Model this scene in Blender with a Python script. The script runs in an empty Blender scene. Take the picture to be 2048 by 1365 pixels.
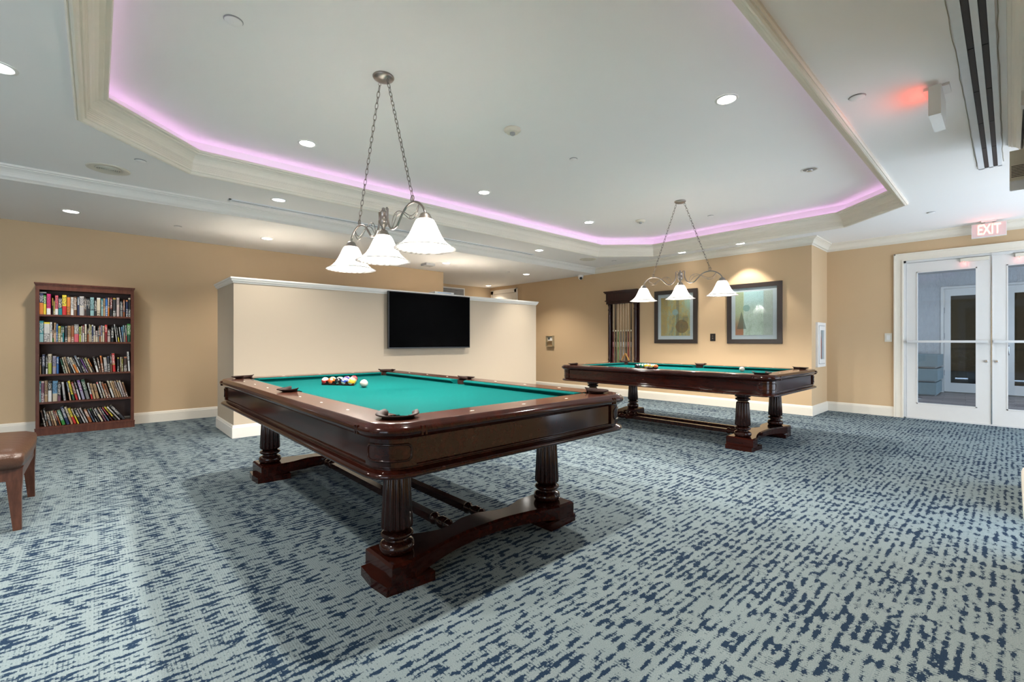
import bpy, bmesh, math, random
from mathutils import Vector, Matrix
from math import pi, sin, cos, radians
random.seed(7)
SC = bpy.context.scene
COL = SC.collection

# ------------------------------------------------------------------ camera, world, exposure
H_CAM = 1.07
cam_d = bpy.data.cameras.new('camera'); cam = bpy.data.objects.new('camera', cam_d); COL.objects.link(cam)
cam.location = (0, 0, H_CAM); cam.rotation_euler = (radians(90), 0, radians(47.6 - 90))
cam_d.lens = 16.0; cam_d.sensor_width = 36.0; cam_d.clip_start = 0.02
SC.camera = cam
SC.view_settings.view_transform = 'Standard'; SC.view_settings.look = 'None'
SC.view_settings.gamma = 1.0; SC.view_settings.use_curve_mapping = False
SC.view_settings.exposure = 1.78
W = bpy.data.worlds.new('daylight'); SC.world = W; W.use_nodes = True
bg = W.node_tree.nodes['Background']; bg.inputs[0].default_value = (0.74, 0.86, 1.0, 1); bg.inputs[1].default_value = 1.7

P_DOWN = 84.0      # watts of a lit tray downlight
P_SOFF = 34.0      # soffit downlights
P_BULB = 23.0       # pendant bulbs
E_COVE = 1.7       # LED strip strength

# ------------------------------------------------------------------ materials
def new_mat(name):
    m = bpy.data.materials.new(name); m.use_nodes = True
    nt = m.node_tree; b = nt.nodes['Principled BSDF']
    return m, nt, b
def N(nt, t, **k):
    n = nt.nodes.new(t)
    for a, v in k.items(): setattr(n, a, v)
    return n
def lk(nt, a, b): nt.links.new(a, b)
def mathn(nt, op, a, b=None, clamp=False):
    n = N(nt, 'ShaderNodeMath', operation=op); n.use_clamp = clamp
    for i, v in enumerate((a, b)):
        if v is None: continue
        if isinstance(v, (int, float)): n.inputs[i].default_value = v
        else: lk(nt, v, n.inputs[i])
    return n.outputs[0]
def mixc(nt, f, a, b):
    n = N(nt, 'ShaderNodeMix', data_type='RGBA')
    for i, v in ((0, f), (6, a), (7, b)):
        if isinstance(v, (int, float)): n.inputs[i].default_value = v
        elif isinstance(v, tuple): n.inputs[i].default_value = v if len(v) == 4 else (*v, 1)
        else: lk(nt, v, n.inputs[i])
    return n.outputs[2]
def noise(nt, vec, scale=5, detail=2, rough=.5):
    n = N(nt, 'ShaderNodeTexNoise'); n.inputs['Scale'].default_value = scale
    n.inputs['Detail'].default_value = detail; n.inputs['Roughness'].default_value = rough
    if vec is not None: lk(nt, vec, n.inputs['Vector'])
    return n.outputs['Fac']
def mapping(nt, src, scale=(1, 1, 1), loc=(0, 0, 0), rot=(0, 0, 0)):
    n = N(nt, 'ShaderNodeMapping'); n.inputs['Scale'].default_value = scale
    n.inputs['Location'].default_value = loc; n.inputs['Rotation'].default_value = rot
    lk(nt, src, n.inputs['Vector']); return n.outputs[0]
def ramp(nt, f, stops):
    r = N(nt, 'ShaderNodeValToRGB'); e = r.color_ramp.elements
    while len(e) < len(stops): e.new(.5)
    for i, (p, c) in enumerate(stops): e[i].position = p; e[i].color = c if len(c) == 4 else (*c, 1)
    lk(nt, f, r.inputs[0]); return r.outputs[0]
def smooth(nt, v, a, b):
    n = N(nt, 'ShaderNodeMapRange', interpolation_type='SMOOTHSTEP')
    n.inputs[1].default_value = a; n.inputs[2].default_value = b; lk(nt, v, n.inputs[0]); return n.outputs[0]
def bump(nt, b, h, dist=.001, strength=.5):
    n = N(nt, 'ShaderNodeBump'); n.inputs['Distance'].default_value = dist; n.inputs['Strength'].default_value = strength
    lk(nt, h, n.inputs['Height']); lk(nt, n.outputs[0], b.inputs['Normal'])
def texco(nt, which='Object'):
    return N(nt, 'ShaderNodeTexCoord').outputs[which]

_pc = {}
def plain(name, c, rough=.5, metal=0, var=.06, coat=0, emis=None, es=0, spec=.5, nscale=12):
    """plain procedural material: base colour with a faint noise variation"""
    if name in _pc: return _pc[name]
    m, nt, b = new_mat(name)
    co = texco(nt)
    f = noise(nt, co, nscale, 3)
    lo = tuple(x * (1 - var) for x in c); hi = tuple(min(1, x * (1 + var)) for x in c)
    lk(nt, mixc(nt, f, lo, hi), b.inputs['Base Color'])
    b.inputs['Roughness'].default_value = rough; b.inputs['Metallic'].default_value = metal
    b.inputs['Coat Weight'].default_value = coat; b.inputs['Coat Roughness'].default_value = .08
    b.inputs['Specular IOR Level'].default_value = spec
    if emis: b.inputs['Emission Color'].default_value = (*emis, 1); b.inputs['Emission Strength'].default_value = es
    _pc[name] = m
    return m

def wall_mat(name, c):
    m, nt, b = new_mat(name)
    co = texco(nt)
    f = noise(nt, co, 1.3, 2); g = noise(nt, mapping(nt, co, (90, 90, 500)), 1, 2)
    col = mixc(nt, f, tuple(x * .96 for x in c), tuple(x * 1.03 for x in c))
    col = mixc(nt, mathn(nt, 'MULTIPLY', g, .12), col, tuple(x * .8 for x in c))
    lk(nt, col, b.inputs['Base Color']); b.inputs['Roughness'].default_value = .62
    b.inputs['Specular IOR Level'].default_value = .3
    bump(nt, b, g, .0006, .35)
    return m
M_wall = wall_mat('tan_wallcovering', (.61, .44, .265))
M_wall_cream = wall_mat('cream_wallcovering', (.50, .42, .32))  # the half wall's own cream covering
M_trim = plain('cream_trim_paint', (.80, .745, .64), .38, var=.02)
M_trim_w = plain('white_trim_paint', (.80, .77, .71), .38, var=.02)

def ceil_mat():
    m, nt, b = new_mat('ceiling_paint')
    co = texco(nt); f = noise(nt, co, .8, 3); g = noise(nt, co, 160, 2)
    lk(nt, mixc(nt, f, (.86, .84, .82), (.90, .885, .86)), b.inputs['Base Color'])
    b.inputs['Roughness'].default_value = .8; b.inputs['Specular IOR Level'].default_value = .2
    bump(nt, b, g, .0005, .25)
    return m
M_ceil = ceil_mat()

def wood_mat(name, dark, light, rough=.16, coat=.6, scale=(3, 3, 30), worn=0):
    m, nt, b = new_mat(name)
    co = texco(nt)
    d = noise(nt, mapping(nt, co, (2, 2, 2)), 1.5, 2)
    v = N(nt, 'ShaderNodeVectorMath', operation='ADD'); lk(nt, mapping(nt, co, scale), v.inputs[0]); lk(nt, d, v.inputs[1])
    f = noise(nt, v.outputs[0], 2.2, 6, .62)
    col = mixc(nt, smooth(nt, f, .3, .78), dark, light)
    if worn:
        w = smooth(nt, noise(nt, mapping(nt, co, (25, 25, 60)), 3, 4, .7), .76, .80)
        col = mixc(nt, mathn(nt, 'MULTIPLY', w, worn), col, (.35, .22, .14))
    lk(nt, col, b.inputs['Base Color'])
    b.inputs['Roughness'].default_value = rough; b.inputs['Coat Weight'].default_value = coat
    b.inputs['Coat Roughness'].default_value = .07; b.inputs['Specular IOR Level'].default_value = .26
    bump(nt, b, f, .0002, .05)
    return m
M_mahog = wood_mat('polished_mahogany', (.012, .0028, .0018), (.034, .0066, .0036), .11, .08, (14, 1.6, 14), .15)
M_mahog_leg = wood_mat('dark_turned_mahogany', (.012, .004, .003), (.026, .007, .0045), .13, .08, (10, 10, 3))
M_railtop = wood_mat('mahogany_rail_top', (.045, .013, .007), (.085, .026, .014), .24, .5, (12, 1.5, 12), .2)
M_rackw = wood_mat('dark_rack_wood', (.020, .006, .006), (.040, .012, .010), .28, .35, (12, 12, 2))
M_case = wood_mat('bookcase_cherry', (.085, .028, .018), (.15, .052, .032), .34, .25, (20, 20, 2.5))
M_case_in = plain('bookcase_inside', (.050, .020, .014), .55)
M_chairw = wood_mat('walnut_chair_wood', (.05, .018, .010), (.10, .038, .021), .35, .25, (20, 20, 3))
M_oak = wood_mat('light_oak', (.50, .25, .07), (.66, .36, .12), .4, .2, (20, 20, 4))
M_frame = plain('espresso_frame', (.030, .022, .019), .38)

def cloth_mat():
    m, nt, b = new_mat('teal_billiard_cloth')
    co = texco(nt)
    f = noise(nt, co, 600, 2); g = noise(nt, co, 5, 3)
    c = mixc(nt, f, (.0004, .054, .050), (.0008, .074, .069))
    c = mixc(nt, mathn(nt, 'MULTIPLY', g, .25), c, (.0014, .084, .079))
    lk(nt, c, b.inputs['Base Color']); b.inputs['Roughness'].default_value = .92
    b.inputs['Sheen Weight'].default_value = .02; b.inputs['Sheen Tint'].default_value = (.4, .9, .85, 1)
    b.inputs['Sheen Roughness'].default_value = .45
    b.inputs['Specular IOR Level'].default_value = .03
    bump(nt, b, f, .0003, .3)
    return m
M_cloth = cloth_mat()

def carpet_mat():
    m, nt, b = new_mat('blue_patterned_carpet')
    co = texco(nt)
    sn = N(nt, 'ShaderNodeVectorMath', operation='SNAP'); lk(nt, co, sn.inputs[0]); sn.inputs[1].default_value = (.0042, .0036, 1)
    s = sn.outputs[0]
    sp = N(nt, 'ShaderNodeSeparateXYZ'); lk(nt, s, sp.inputs[0]); X, Y = sp.outputs['X'], sp.outputs['Y']
    # yarn rows run along X, 33 mm apart; dashes break where the noise falls
    n1 = noise(nt, mapping(nt, s, (15, 28, 0)), 1, 5, .64)
    n2 = noise(nt, mapping(nt, s, (2.6, 3.4, 0), (9, 1, 0)), 1, 3, .5)
    gx = noise(nt, mapping(nt, s, (11, .8, 0), (1, 1, 0)), 1, 2, .5)
    wob = noise(nt, mapping(nt, s, (4, 4, 0), (3, 3, 0)), 1, 2)
    row = mathn(nt, 'COSINE', mathn(nt, 'ADD', mathn(nt, 'MULTIPLY', Y, 2 * pi / .033), mathn(nt, 'MULTIPLY', wob, 5)))
    t = mathn(nt, 'ADD', n1, mathn(nt, 'MULTIPLY', row, .064))
    t = mathn(nt, 'ADD', t, mathn(nt, 'MULTIPLY', gx, .27))
    t = mathn(nt, 'ADD', t, mathn(nt, 'MULTIPLY', n2, .15))
    dark = smooth(nt, t, .756, .770)
    hatch = mathn(nt, 'GREATER_THAN', mathn(nt, 'SINE', mathn(nt, 'MULTIPLY', X, 2 * pi / .0126)), .1)
    half = mathn(nt, 'MULTIPLY', smooth(nt, t, .70, .71), hatch)
    tuft = noise(nt, mapping(nt, co, (260, 260, 0)), 1, 2)
    base = mixc(nt, n2, (.163, .212, .232), (.206, .246, .256))
    base = mixc(nt, mathn(nt, 'MULTIPLY', smooth(nt, tuft, .38, .62), .55), base, (.115, .155, .168))
    base = mixc(nt, mathn(nt, 'MULTIPLY', half, .75), base, (.034, .060, .085))
    navy = mixc(nt, tuft, (.006, .016, .038), (.016, .035, .065))
    lk(nt, mixc(nt, dark, base, navy), b.inputs['Base Color'])
    b.inputs['Roughness'].default_value = .95; b.inputs['Specular IOR Level'].default_value = .1
    wav = N(nt, 'ShaderNodeTexWave'); wav.inputs['Scale'].default_value = 38; wav.inputs['Distortion'].default_value = 3
    wav.inputs['Detail'].default_value = 2; lk(nt, co, wav.inputs['Vector'])
    hgt = mathn(nt, 'ADD', tuft, mathn(nt, 'MULTIPLY', wav.outputs['Fac'], .5))
    bump(nt, b, hgt, .003, .5)
    return m
M_carpet = carpet_mat()

M_nickel = plain('brushed_nickel', (.36, .32, .29), .34, 1, .15)
M_nickel_d = plain('aged_nickel_chain', (.24, .20, .17), .4, 1, .1)
M_chrome = plain('chrome', (.75, .75, .76), .15, 1, .02)
M_black = plain('black_plastic', (.008, .008, .009), .35)
M_screen = plain('tv_screen', (.0005, .0005, .0006), .5, spec=.02)
M_white = plain('white_plastic', (.78, .77, .74), .45, var=.02)
M_offw = plain('cream_plastic', (.70, .66, .56), .45, var=.03)
M_lea = plain('brown_pocket_leather', (.018, .008, .006), .7, spec=.12, var=.3, nscale=40)
M_ivory = plain('ivory_inlay', (.78, .72, .60), .3)
M_door = plain('door_white_paint', (.70, .685, .655), .42, var=.02)
M_alu = plain('white_painted_aluminium', (.66, .66, .65), .35, var=.02)
M_slot = plain('diffuser_frame_paint', (.76, .80, .83), .4, var=.05)
M_dark = plain('dark_slot', (.006, .005, .005), .5)
M_grey = plain('grey_plastic', (.38, .38, .38), .5)
M_lens = plain('lit_lens', (.9, .9, .88), .4, emis=(1, .97, .92), es=7)
M_lens_off = plain('unlit_lens', (.55, .57, .60), .25)
M_redled = plain('red_led', (.9, .1, .08), .4, emis=(1, .08, .05), es=2)
M_exit = plain('exit_lettering', (1, .5, .45), .4, emis=(1, .26, .18), es=.85)
M_cove = plain('cove_led', (.7, .4, .9), .5, emis=(.88, .53, 1.0), es=E_COVE)
M_flute_dark = M_mahog_leg

def glass_mat(name, tint=(.9, .94, .95), rough=.0, alpha=.12):
    m, nt, b = new_mat(name)
    nt.nodes.remove(b)
    g = N(nt, 'ShaderNodeBsdfGlossy'); g.inputs['Roughness'].default_value = .02; g.inputs['Color'].default_value = (.9, .95, 1, 1)
    t = N(nt, 'ShaderNodeBsdfTransparent'); t.inputs['Color'].default_value = (*tint, 1)
    fr = N(nt, 'ShaderNodeFresnel'); ge = N(nt, 'ShaderNodeNewGeometry')
    lk(nt, mathn(nt, 'SUBTRACT', 1.5, mathn(nt, 'MULTIPLY', ge.outputs['Backfacing'], .8333)), fr.inputs['IOR'])
    nz = noise(nt, texco(nt), 3, 2)
    f = mathn(nt, 'ADD', mathn(nt, 'MULTIPLY', fr.outputs[0], .62), mathn(nt, 'MULTIPLY', nz, .01))
    mx = N(nt, 'ShaderNodeMixShader'); lk(nt, f, mx.inputs[0]); lk(nt, t.outputs[0], mx.inputs[1]); lk(nt, g.outputs[0], mx.inputs[2])
    lk(nt, mx.outputs[0], nt.nodes['Material Output'].inputs[0])
    return m
M_glass = glass_mat('clear_glass')
M_glass_grey = glass_mat('grey_tinted_glass', (.62, .66, .70))

def shade_mat():
    m, nt, b = new_mat('swirled_alabaster_glass')
    co = texco(nt)
    sw = N(nt, 'ShaderNodeTexWave', wave_type='BANDS'); sw.inputs['Scale'].default_value = 9; sw.inputs['Distortion'].default_value = 6
    sw.inputs['Detail'].default_value = 2; lk(nt, mapping(nt, co, (1, 1, 2.2), rot=(.5, .3, 0)), sw.inputs['Vector'])
    sz = N(nt, 'ShaderNodeSeparateXYZ'); lk(nt, co, sz.inputs[0])
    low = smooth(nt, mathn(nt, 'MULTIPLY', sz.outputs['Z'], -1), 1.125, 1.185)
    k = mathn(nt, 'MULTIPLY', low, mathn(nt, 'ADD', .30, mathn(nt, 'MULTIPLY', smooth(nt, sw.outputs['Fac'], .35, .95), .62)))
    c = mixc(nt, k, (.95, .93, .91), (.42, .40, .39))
    lk(nt, c, b.inputs['Base Color']); b.inputs['Roughness'].default_value = .3
    b.inputs['Emission Color'].default_value = (1, .97, .94, 1)
    lk(nt, c, b.inputs['Emission Color']); b.inputs['Emission Strength'].default_value = .05
    tr = N(nt, 'ShaderNodeBsdfTranslucent'); lk(nt, c, tr.inputs['Color'])
    mx = N(nt, 'ShaderNodeMixShader'); mx.inputs[0].default_value = .8
    lk(nt, b.outputs[0], mx.inputs[1]); lk(nt, tr.outputs[0], mx.inputs[2]); lk(nt, mx.outputs[0], nt.nodes['Material Output'].inputs[0])
    bump(nt, b, sw.outputs['Fac'], .004, .4)
    return m
M_shade = shade_mat()
M_bulb = plain('bulb_glow', (1, 1, 1), .4, emis=(1, .95, .88), es=14)

# ------------------------------------------------------------------ mesh helpers
class MB:
    def __init__(s): s.bm = bmesh.new()
    def box(s, x0, x1, y0, y1, z0, z1, mi=0):
        vs = [s.bm.verts.new(p) for p in ((x0, y0, z0), (x1, y0, z0), (x1, y1, z0), (x0, y1, z0), (x0, y0, z1), (x1, y0, z1), (x1, y1, z1), (x0, y1, z1))]
        for q in ((3, 2, 1, 0), (4, 5, 6, 7), (0, 1, 5, 4), (1, 2, 6, 5), (2, 3, 7, 6), (3, 0, 4, 7)):
            f = s.bm.faces.new([vs[i] for i in q]); f.material_index = mi
        return s
    def cbox(s, cx, cy, cz, sx, sy, sz, mi=0):
        return s.box(cx - sx / 2, cx + sx / 2, cy - sy / 2, cy + sy / 2, cz - sz / 2, cz + sz / 2, mi)
    def prism(s, pts, z0, z1, mi=0):
        n = len(pts); lo = [s.bm.verts.new((p[0], p[1], z0)) for p in pts]; hi = [s.bm.verts.new((p[0], p[1], z1)) for p in pts]
        for f in (s.bm.faces.new(lo[::-1]), s.bm.faces.new(hi)): f.material_index = mi
        for i in range(n):
            f = s.bm.faces.new((lo[i], lo[(i + 1) % n], hi[(i + 1) % n], hi[i])); f.material_index = mi
        return s
    def lathe(s, prof, seg=24, cx=0, cy=0, axis='z', mi=0, cap=True, rf=None, smooth=True):
        """prof: list of (r, z); rf(theta, i) scales the radius"""
        rings = []
        for i, (r, z) in enumerate(prof):
            ring = []
            for k in range(seg):
                a = 2 * pi * k / seg; rr = r * (rf(a, i) if rf else 1)
                p = (cx + rr * cos(a), cy + rr * sin(a), z)
                if axis == 'y': p = (cx + rr * cos(a), z, cy + rr * sin(a))
                if axis == 'x': p = (z, cx + rr * cos(a), cy + rr * sin(a))
                ring.append(s.bm.verts.new(p))
            rings.append(ring)
        for i in range(len(rings) - 1):
            for k in range(seg):
                f = s.bm.faces.new((rings[i][k], rings[i][(k + 1) % seg], rings[i + 1][(k + 1) % seg], rings[i + 1][k]))
                f.smooth = smooth; f.material_index = mi
        if cap:
            for r in (rings[0][::-1], rings[-1]):
                f = s.bm.faces.new(r); f.material_index = mi
        return s
    def tube(s, pts, r, seg=8, closed=False, mi=0):
        pts = [Vector(p) for p in pts]; n = len(pts); rings = []
        rad = r if isinstance(r, (list, tuple)) else [r] * n
        prev = None
        for i, p in enumerate(pts):
            a = pts[(i - 1) % n] if (closed or i > 0) else pts[i]; b = pts[(i + 1) % n] if (closed or i < n - 1) else pts[i]
            t = (b - a).normalized()
            if prev is None:
                up = Vector((0, 0, 1)) if abs(t.z) < .9 else Vector((1, 0, 0))
                u = t.cross(up).normalized()
            else:
                u = (prev - t * prev.dot(t)).normalized()
            prev = u; w = t.cross(u)
            rings.append([s.bm.verts.new(p + (u * cos(2 * pi * k / seg) + w * sin(2 * pi * k / seg)) * rad[i]) for k in range(seg)])
        m = n if closed else n - 1
        for i in range(m):
            A = rings[i]; B_ = rings[(i + 1) % n]
            off = 0
            if closed and i == n - 1:
                off = min(range(seg), key=lambda o: (A[0].co - B_[o].co).length)
            for k in range(seg):
                f = s.bm.faces.new((A[k], A[(k + 1) % seg], B_[(k + 1 + off) % seg], B_[(k + off) % seg])); f.smooth = True; f.material_index = mi
        if not closed:
            for q in (rings[0][::-1], rings[-1]):
                f = s.bm.faces.new(q); f.material_index = mi
        return s
    def sweep(s, prof, path, closed=False, mi=0, cap=True, smooth=False):
        """prof: [(d, z)] d = offset to the LEFT of the travel direction; path: [(x, y)] with mitred corners"""
        n = len(path); P = [Vector(p) for p in path]; cols = []
        for i in range(n):
            if closed or 0 < i < n - 1:
                a = (P[i] - P[i - 1]).normalized(); b = (P[(i + 1) % n] - P[i]).normalized()
            elif i == 0: a = b = (P[1] - P[0]).normalized()
            else: a = b = (P[-1] - P[-2]).normalized()
            na = Vector((-a.y, a.x)); nb = Vector((-b.y, b.x)); mt = (na + nb)
            mt = mt / max(1e-6, mt.dot(na)) if mt.length > 1e-6 else na
            cols.append([s.bm.verts.new((P[i].x + mt.x * d, P[i].y + mt.y * d, z)) for d, z in prof])
        m = n if closed else n - 1
        for i in range(m):
            A = cols[i]; B_ = cols[(i + 1) % n]
            for k in range(len(prof) - 1):
                f = s.bm.faces.new((A[k], B_[k], B_[k + 1], A[k + 1])); f.smooth = smooth; f.material_index = mi
        if cap and not closed and len(prof) > 2:
            for q in (cols[0], cols[-1][::-1]):
                try: s.bm.faces.new(q)
                except ValueError: pass
        return s
    def fill(s, loops, z, mi=0):
        """planar face(s) between an outer loop and inner loops"""
        es = []
        for lp in loops:
            vs = [s.bm.verts.new((p[0], p[1], z)) for p in lp]
            es += [s.bm.edges.new((vs[i], vs[(i + 1) % len(vs)])) for i in range(len(vs))]
        r = bmesh.ops.triangle_fill(s.bm, edges=es, use_beauty=True)
        return [g for g in r['geom'] if isinstance(g, bmesh.types.BMFace)]
    def xf(s, M):
        bmesh.ops.transform(s.bm, matrix=M, verts=s.bm.verts); return s
    def bevel(s, w, seg=2, ang=35):
        es = [e for e in s.bm.edges if len(e.link_faces) == 2 and e.calc_face_angle(0) > radians(ang)]
        bmesh.ops.bevel(s.bm, geom=es, offset=w, segments=seg, profile=.5, affect='EDGES', clamp_overlap=True)
        return s
    def done(s, name, mats, parent=None, loc=None, smooth=False, recalc=True):
        if recalc: bmesh.ops.recalc_face_normals(s.bm, faces=s.bm.faces)
        me = bpy.data.meshes.new(name); s.bm.to_mesh(me); s.bm.free()
        for m in (mats if isinstance(mats, (list, tuple)) else [mats]): me.materials.append(m)
        if smooth:
            for p in me.polygons: p.use_smooth = True
        o = bpy.data.objects.new(name, me); COL.objects.link(o)
        if parent: o.parent = parent
        if loc: o.location = loc
        return o

def tag(o, label=None, cat=None, group=None, kind=None):
    if label: o['label'] = label
    if cat: o['category'] = cat
    if group: o['group'] = group
    if kind: o['kind'] = kind
    return o
def thing(name, label, cat, loc=(0, 0, 0), rz=0, group=None):
    o = bpy.data.objects.new(name, None); COL.objects.link(o); o.empty_display_size = .1
    o.location = loc; o.rotation_euler = (0, 0, rz)
    return tag(o, label, cat, group)
def struct(o): o['kind'] = 'structure'; return o
def copy_tree(o, parent=None):
    c = o.copy(); COL.objects.link(c); c.parent = parent
    for ch in list(o.children): copy_tree(ch, c)
    return c
def text_mesh(txt, size, depth, name, mat, parent, loc, rot, bold=0):
    cu = bpy.data.curves.new('t', 'FONT'); cu.body = txt; cu.size = size; cu.extrude = depth; cu.align_x = 'CENTER'; cu.align_y = 'CENTER'
    cu.offset = bold
    o = bpy.data.objects.new('t', cu); COL.objects.link(o)
    dg = bpy.context.evaluated_depsgraph_get(); me = bpy.data.meshes.new_from_object(o.evaluated_get(dg))
    bpy.data.objects.remove(o); me.materials.clear(); me.materials.append(mat)
    q = bpy.data.objects.new(name, me); COL.objects.link(q); q.parent = parent; q.location = loc; q.rotation_euler = rot
    return q
def spot(name, loc, power, size=130, blend=.7, col=(1, .93, .84), rad=.045, parent=None, rot=(0, 0, 0)):
    l = bpy.data.lights.new(name, 'SPOT'); l.energy = power; l.spot_size = radians(size); l.spot_blend = blend; l.color = col; l.shadow_soft_size = rad
    o = bpy.data.objects.new(name, l); COL.objects.link(o); o.location = loc; o.rotation_euler = rot
    if parent: o.parent = parent
    return o
def point(name, loc, power, col=(1, .93, .84), rad=.03, parent=None):
    l = bpy.data.lights.new(name, 'POINT'); l.energy = power; l.color = col; l.shadow_soft_size = rad
    o = bpy.data.objects.new(name, l); COL.objects.link(o); o.location = loc
    if parent: o.parent = parent
    return o

# ------------------------------------------------------------------ room shell
Z_LOW, Z_MAIN, Z_TRAY = 2.44, 2.555, 2.83
XB, XD, YBEAM, YW, YCOL = 7.53, 8.33, 5.735, 7.60, 1.91
TX0, TX1, TY0, TY1, TC = -.10, 7.12, .74, 4.85, .69
def octo(d=0):
    x0, x1, y0, y1 = TX0 + d, TX1 - d, TY0 + d, TY1 - d; c = TC - d * .586
    return [(x0 + c, y0), (x1 - c, y0), (x1, y0 + c), (x1, y1 - c), (x1 - c, y1), (x0 + c, y1), (x0, y1 - c), (x0, y0 + c)]

struct(MB().box(-6, XD, -1.2, 9.3, -.03, 0).done('floor', M_carpet))
m = MB(); m.fill([[(-6.1, -1.3), (XD + .1, -1.3), (XD + .1, YBEAM + .05), (-6.1, YBEAM + .05)], octo(.03)], Z_MAIN)
m.fill([octo(-.06)], Z_TRAY)
m.sweep([(0, Z_MAIN - .0), (0, Z_TRAY + .01)], octo(0), closed=True)
ceil = struct(m.done('ceiling', M_ceil))
struct(MB().box(-6.1, XB + .1, YBEAM, 9.3, Z_LOW, Z_MAIN + .02).done('ceiling', M_ceil))

struct(MB().box(-6.1, 5.09, YW, 9.3, 0, Z_LOW).done('wall_left', M_wall))
struct(MB().box(5.09, XB + .12, 9.10, 9.3, 0, Z_LOW).done('wall_far', M_wall))
struct(MB().box(XB, XD + .15, YCOL, 9.3, 0, Z_MAIN).done('wall_back', M_wall))
DY0, DY1, DZ = -.685, 1.005, 2.185
m = MB(); m.box(XD, XD + .15, DY1, YCOL, 0, Z_MAIN); m.box(XD, XD + .15, -1.3, DY0, 0, Z_MAIN); m.box(XD, XD + .15, DY0, DY1, DZ, Z_MAIN)
struct(m.done('wall_right', M_wall))
struct(MB().box(-6.1, -6, -.2, YW, 0, Z_MAIN).done('wall_end', M_wall))
# window side: header over the added wide opening at the left, pier, return to the door wall
m = MB(); m.box(-1.3, 3.30, -.22, -.07, 0, Z_MAIN); m.box(-6, -1.3, -.22, -.07, 2.2, Z_MAIN); m.box(-6, -5.7, -.22, -.07, 0, 2.2); m.box(3.30, 4.12, -.22, -.07, 2.12, Z_MAIN); m.box(4.12, 5.02, -.22, -.07, 0, Z_MAIN)
m.box(4.87, 5.02, -1.3, -.22, 0, Z_MAIN); m.box(5.02, XD, -1.35, -1.2, 2.15, Z_MAIN); m.box(5.02, XD, -1.35, -1.2, 0, .15)
struct(m.done('wall_window', M_wall))
wf = struct(MB().box(3.30, 4.12, -.19, -.13, 2.06, 2.12).done('window_1', M_alu))
for i, x in enumerate((3.33, 4.09)):
    MB().box(x - .03, x + .03, -.19, -.13, .05, 2.06).done('mullion', M_alu, wf)
MB().box(3.30, 4.12, -.19, -.13, 0, .05).done('sill_rail', M_alu, wf)

wf = struct(MB().box(-5.7, -1.3, -.19, -.13, 2.14, 2.2).done('window_added', M_alu))  # window added out of view to light the left ceiling and wall
for x in (-5.67, -4.2, -2.8, -1.33): MB().box(x - .03, x + .03, -.19, -.13, .0, 2.14).done('mullion', M_alu, wf)
wf = struct(MB().box(5.02, XD, -1.32, -1.26, 2.10, 2.15).done('window_2', M_alu))
for x in (5.05, 6.13, 7.21, 8.30): MB().box(x - .03, x + .03, -1.32, -1.26, .15, 2.10).done('mullion', M_alu, wf)

# crown mouldings
CROWN = [(0, 2.44), (.007, 2.44), (.009, 3.302), (.017, 3.305), (.020, 2.463), (.023, 2.480), (.030, 2.498), (.041, 2.513), (.055, 2.524), (.066, 2.528), (.067, 2.536), (.080, 2.539), (.083, 2.5555)]
tc = M_trim
struct(MB().sweep(CROWN, [(XD, -1.2), (XD, YCOL), (XB, YCOL), (XB, YBEAM - .001)]).done('trim_1', tc))
m = MB().sweep(CROWN, [(XB, YBEAM), (-6, YBEAM)]); m.box(-6, XB, YBEAM - .004, YBEAM + .012, 2.4385, 2.462)
struct(m.done('trim_2', M_trim_w))
struct(MB().sweep(CROWN, [(-5.9, -.07), (5.02, -.07), (5.02, -1.2)]).done('trim_3', tc))
# tray moulding: casing bead below the soffit, reeded fascia, cove, lip and LED ledge
z0 = Z_MAIN
TRAY = [(-.004, z0 + .002), (-.004, z0 - .016), (.004, z0 - .024), (.010, z0 - .019), (.014, z0 - .026), (.024, z0 - .029), (.034, z0 - .024), (.041, z0 - .012), (.043, z0 - .005),
        (.052, z0 - .004), (.053, z0 + .012), (.0505, z0 + .013), (.0505, z0 + .016), (.054, z0 + .017), (.055, z0 + .026), (.0525, z0 + .027), (.0525, z0 + .030), (.056, z0 + .031), (.057, z0 + .040), (.0545, z0 + .041), (.0545, z0 + .044), (.058, z0 + .045), (.059, z0 + .054),
        (.064, z0 + .056), (.066, z0 + .063), (.070, z0 + .064), (.072, z0 + .080), (.080, z0 + .098), (.093, z0 + .113), (.110, z0 + .124), (.132, z0 + .130), (.134, z0 + .137), (.156, z0 + .139), (.162, z0 + .150), (.158, z0 + .158), (.120, z0 + .158), (.02, z0 + .140)]
ceil_trim = struct(MB().sweep(TRAY, octo(0), closed=True).done('trim_4', tc))
led = MB().sweep([(.03, z0 + .150), (.05, z0 + .150)], octo(0), closed=True).done('cove_light', M_cove)
tag(led, 'pink LED strip hidden behind the lip of the ceiling tray moulding', 'strip light')

# baseboards
BASE = [(0, .0), (.016, 0), (.016, .112), (.013, .116), (.012, .128), (.006, .140), (0, .142)]
struct(MB().sweep(BASE, [(5.09, YW), (-5.98, YW)]).done('baseboard_left', M_trim))
struct(MB().sweep(BASE, [(XB, 9.1), (5.09, 9.1), (5.09, YW + .0)]).done('baseboard_far', M_trim))
struct(MB().sweep(BASE, [(XD, DY1 + .105), (XD, YCOL), (XB, YCOL), (XB, 8.04)]).done('baseboard_back', M_trim))
struct(MB().sweep(BASE, [(4.12, -.07), (5.02, -.07), (5.02, -1.2)]).done('baseboard_window', M_trim))

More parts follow.
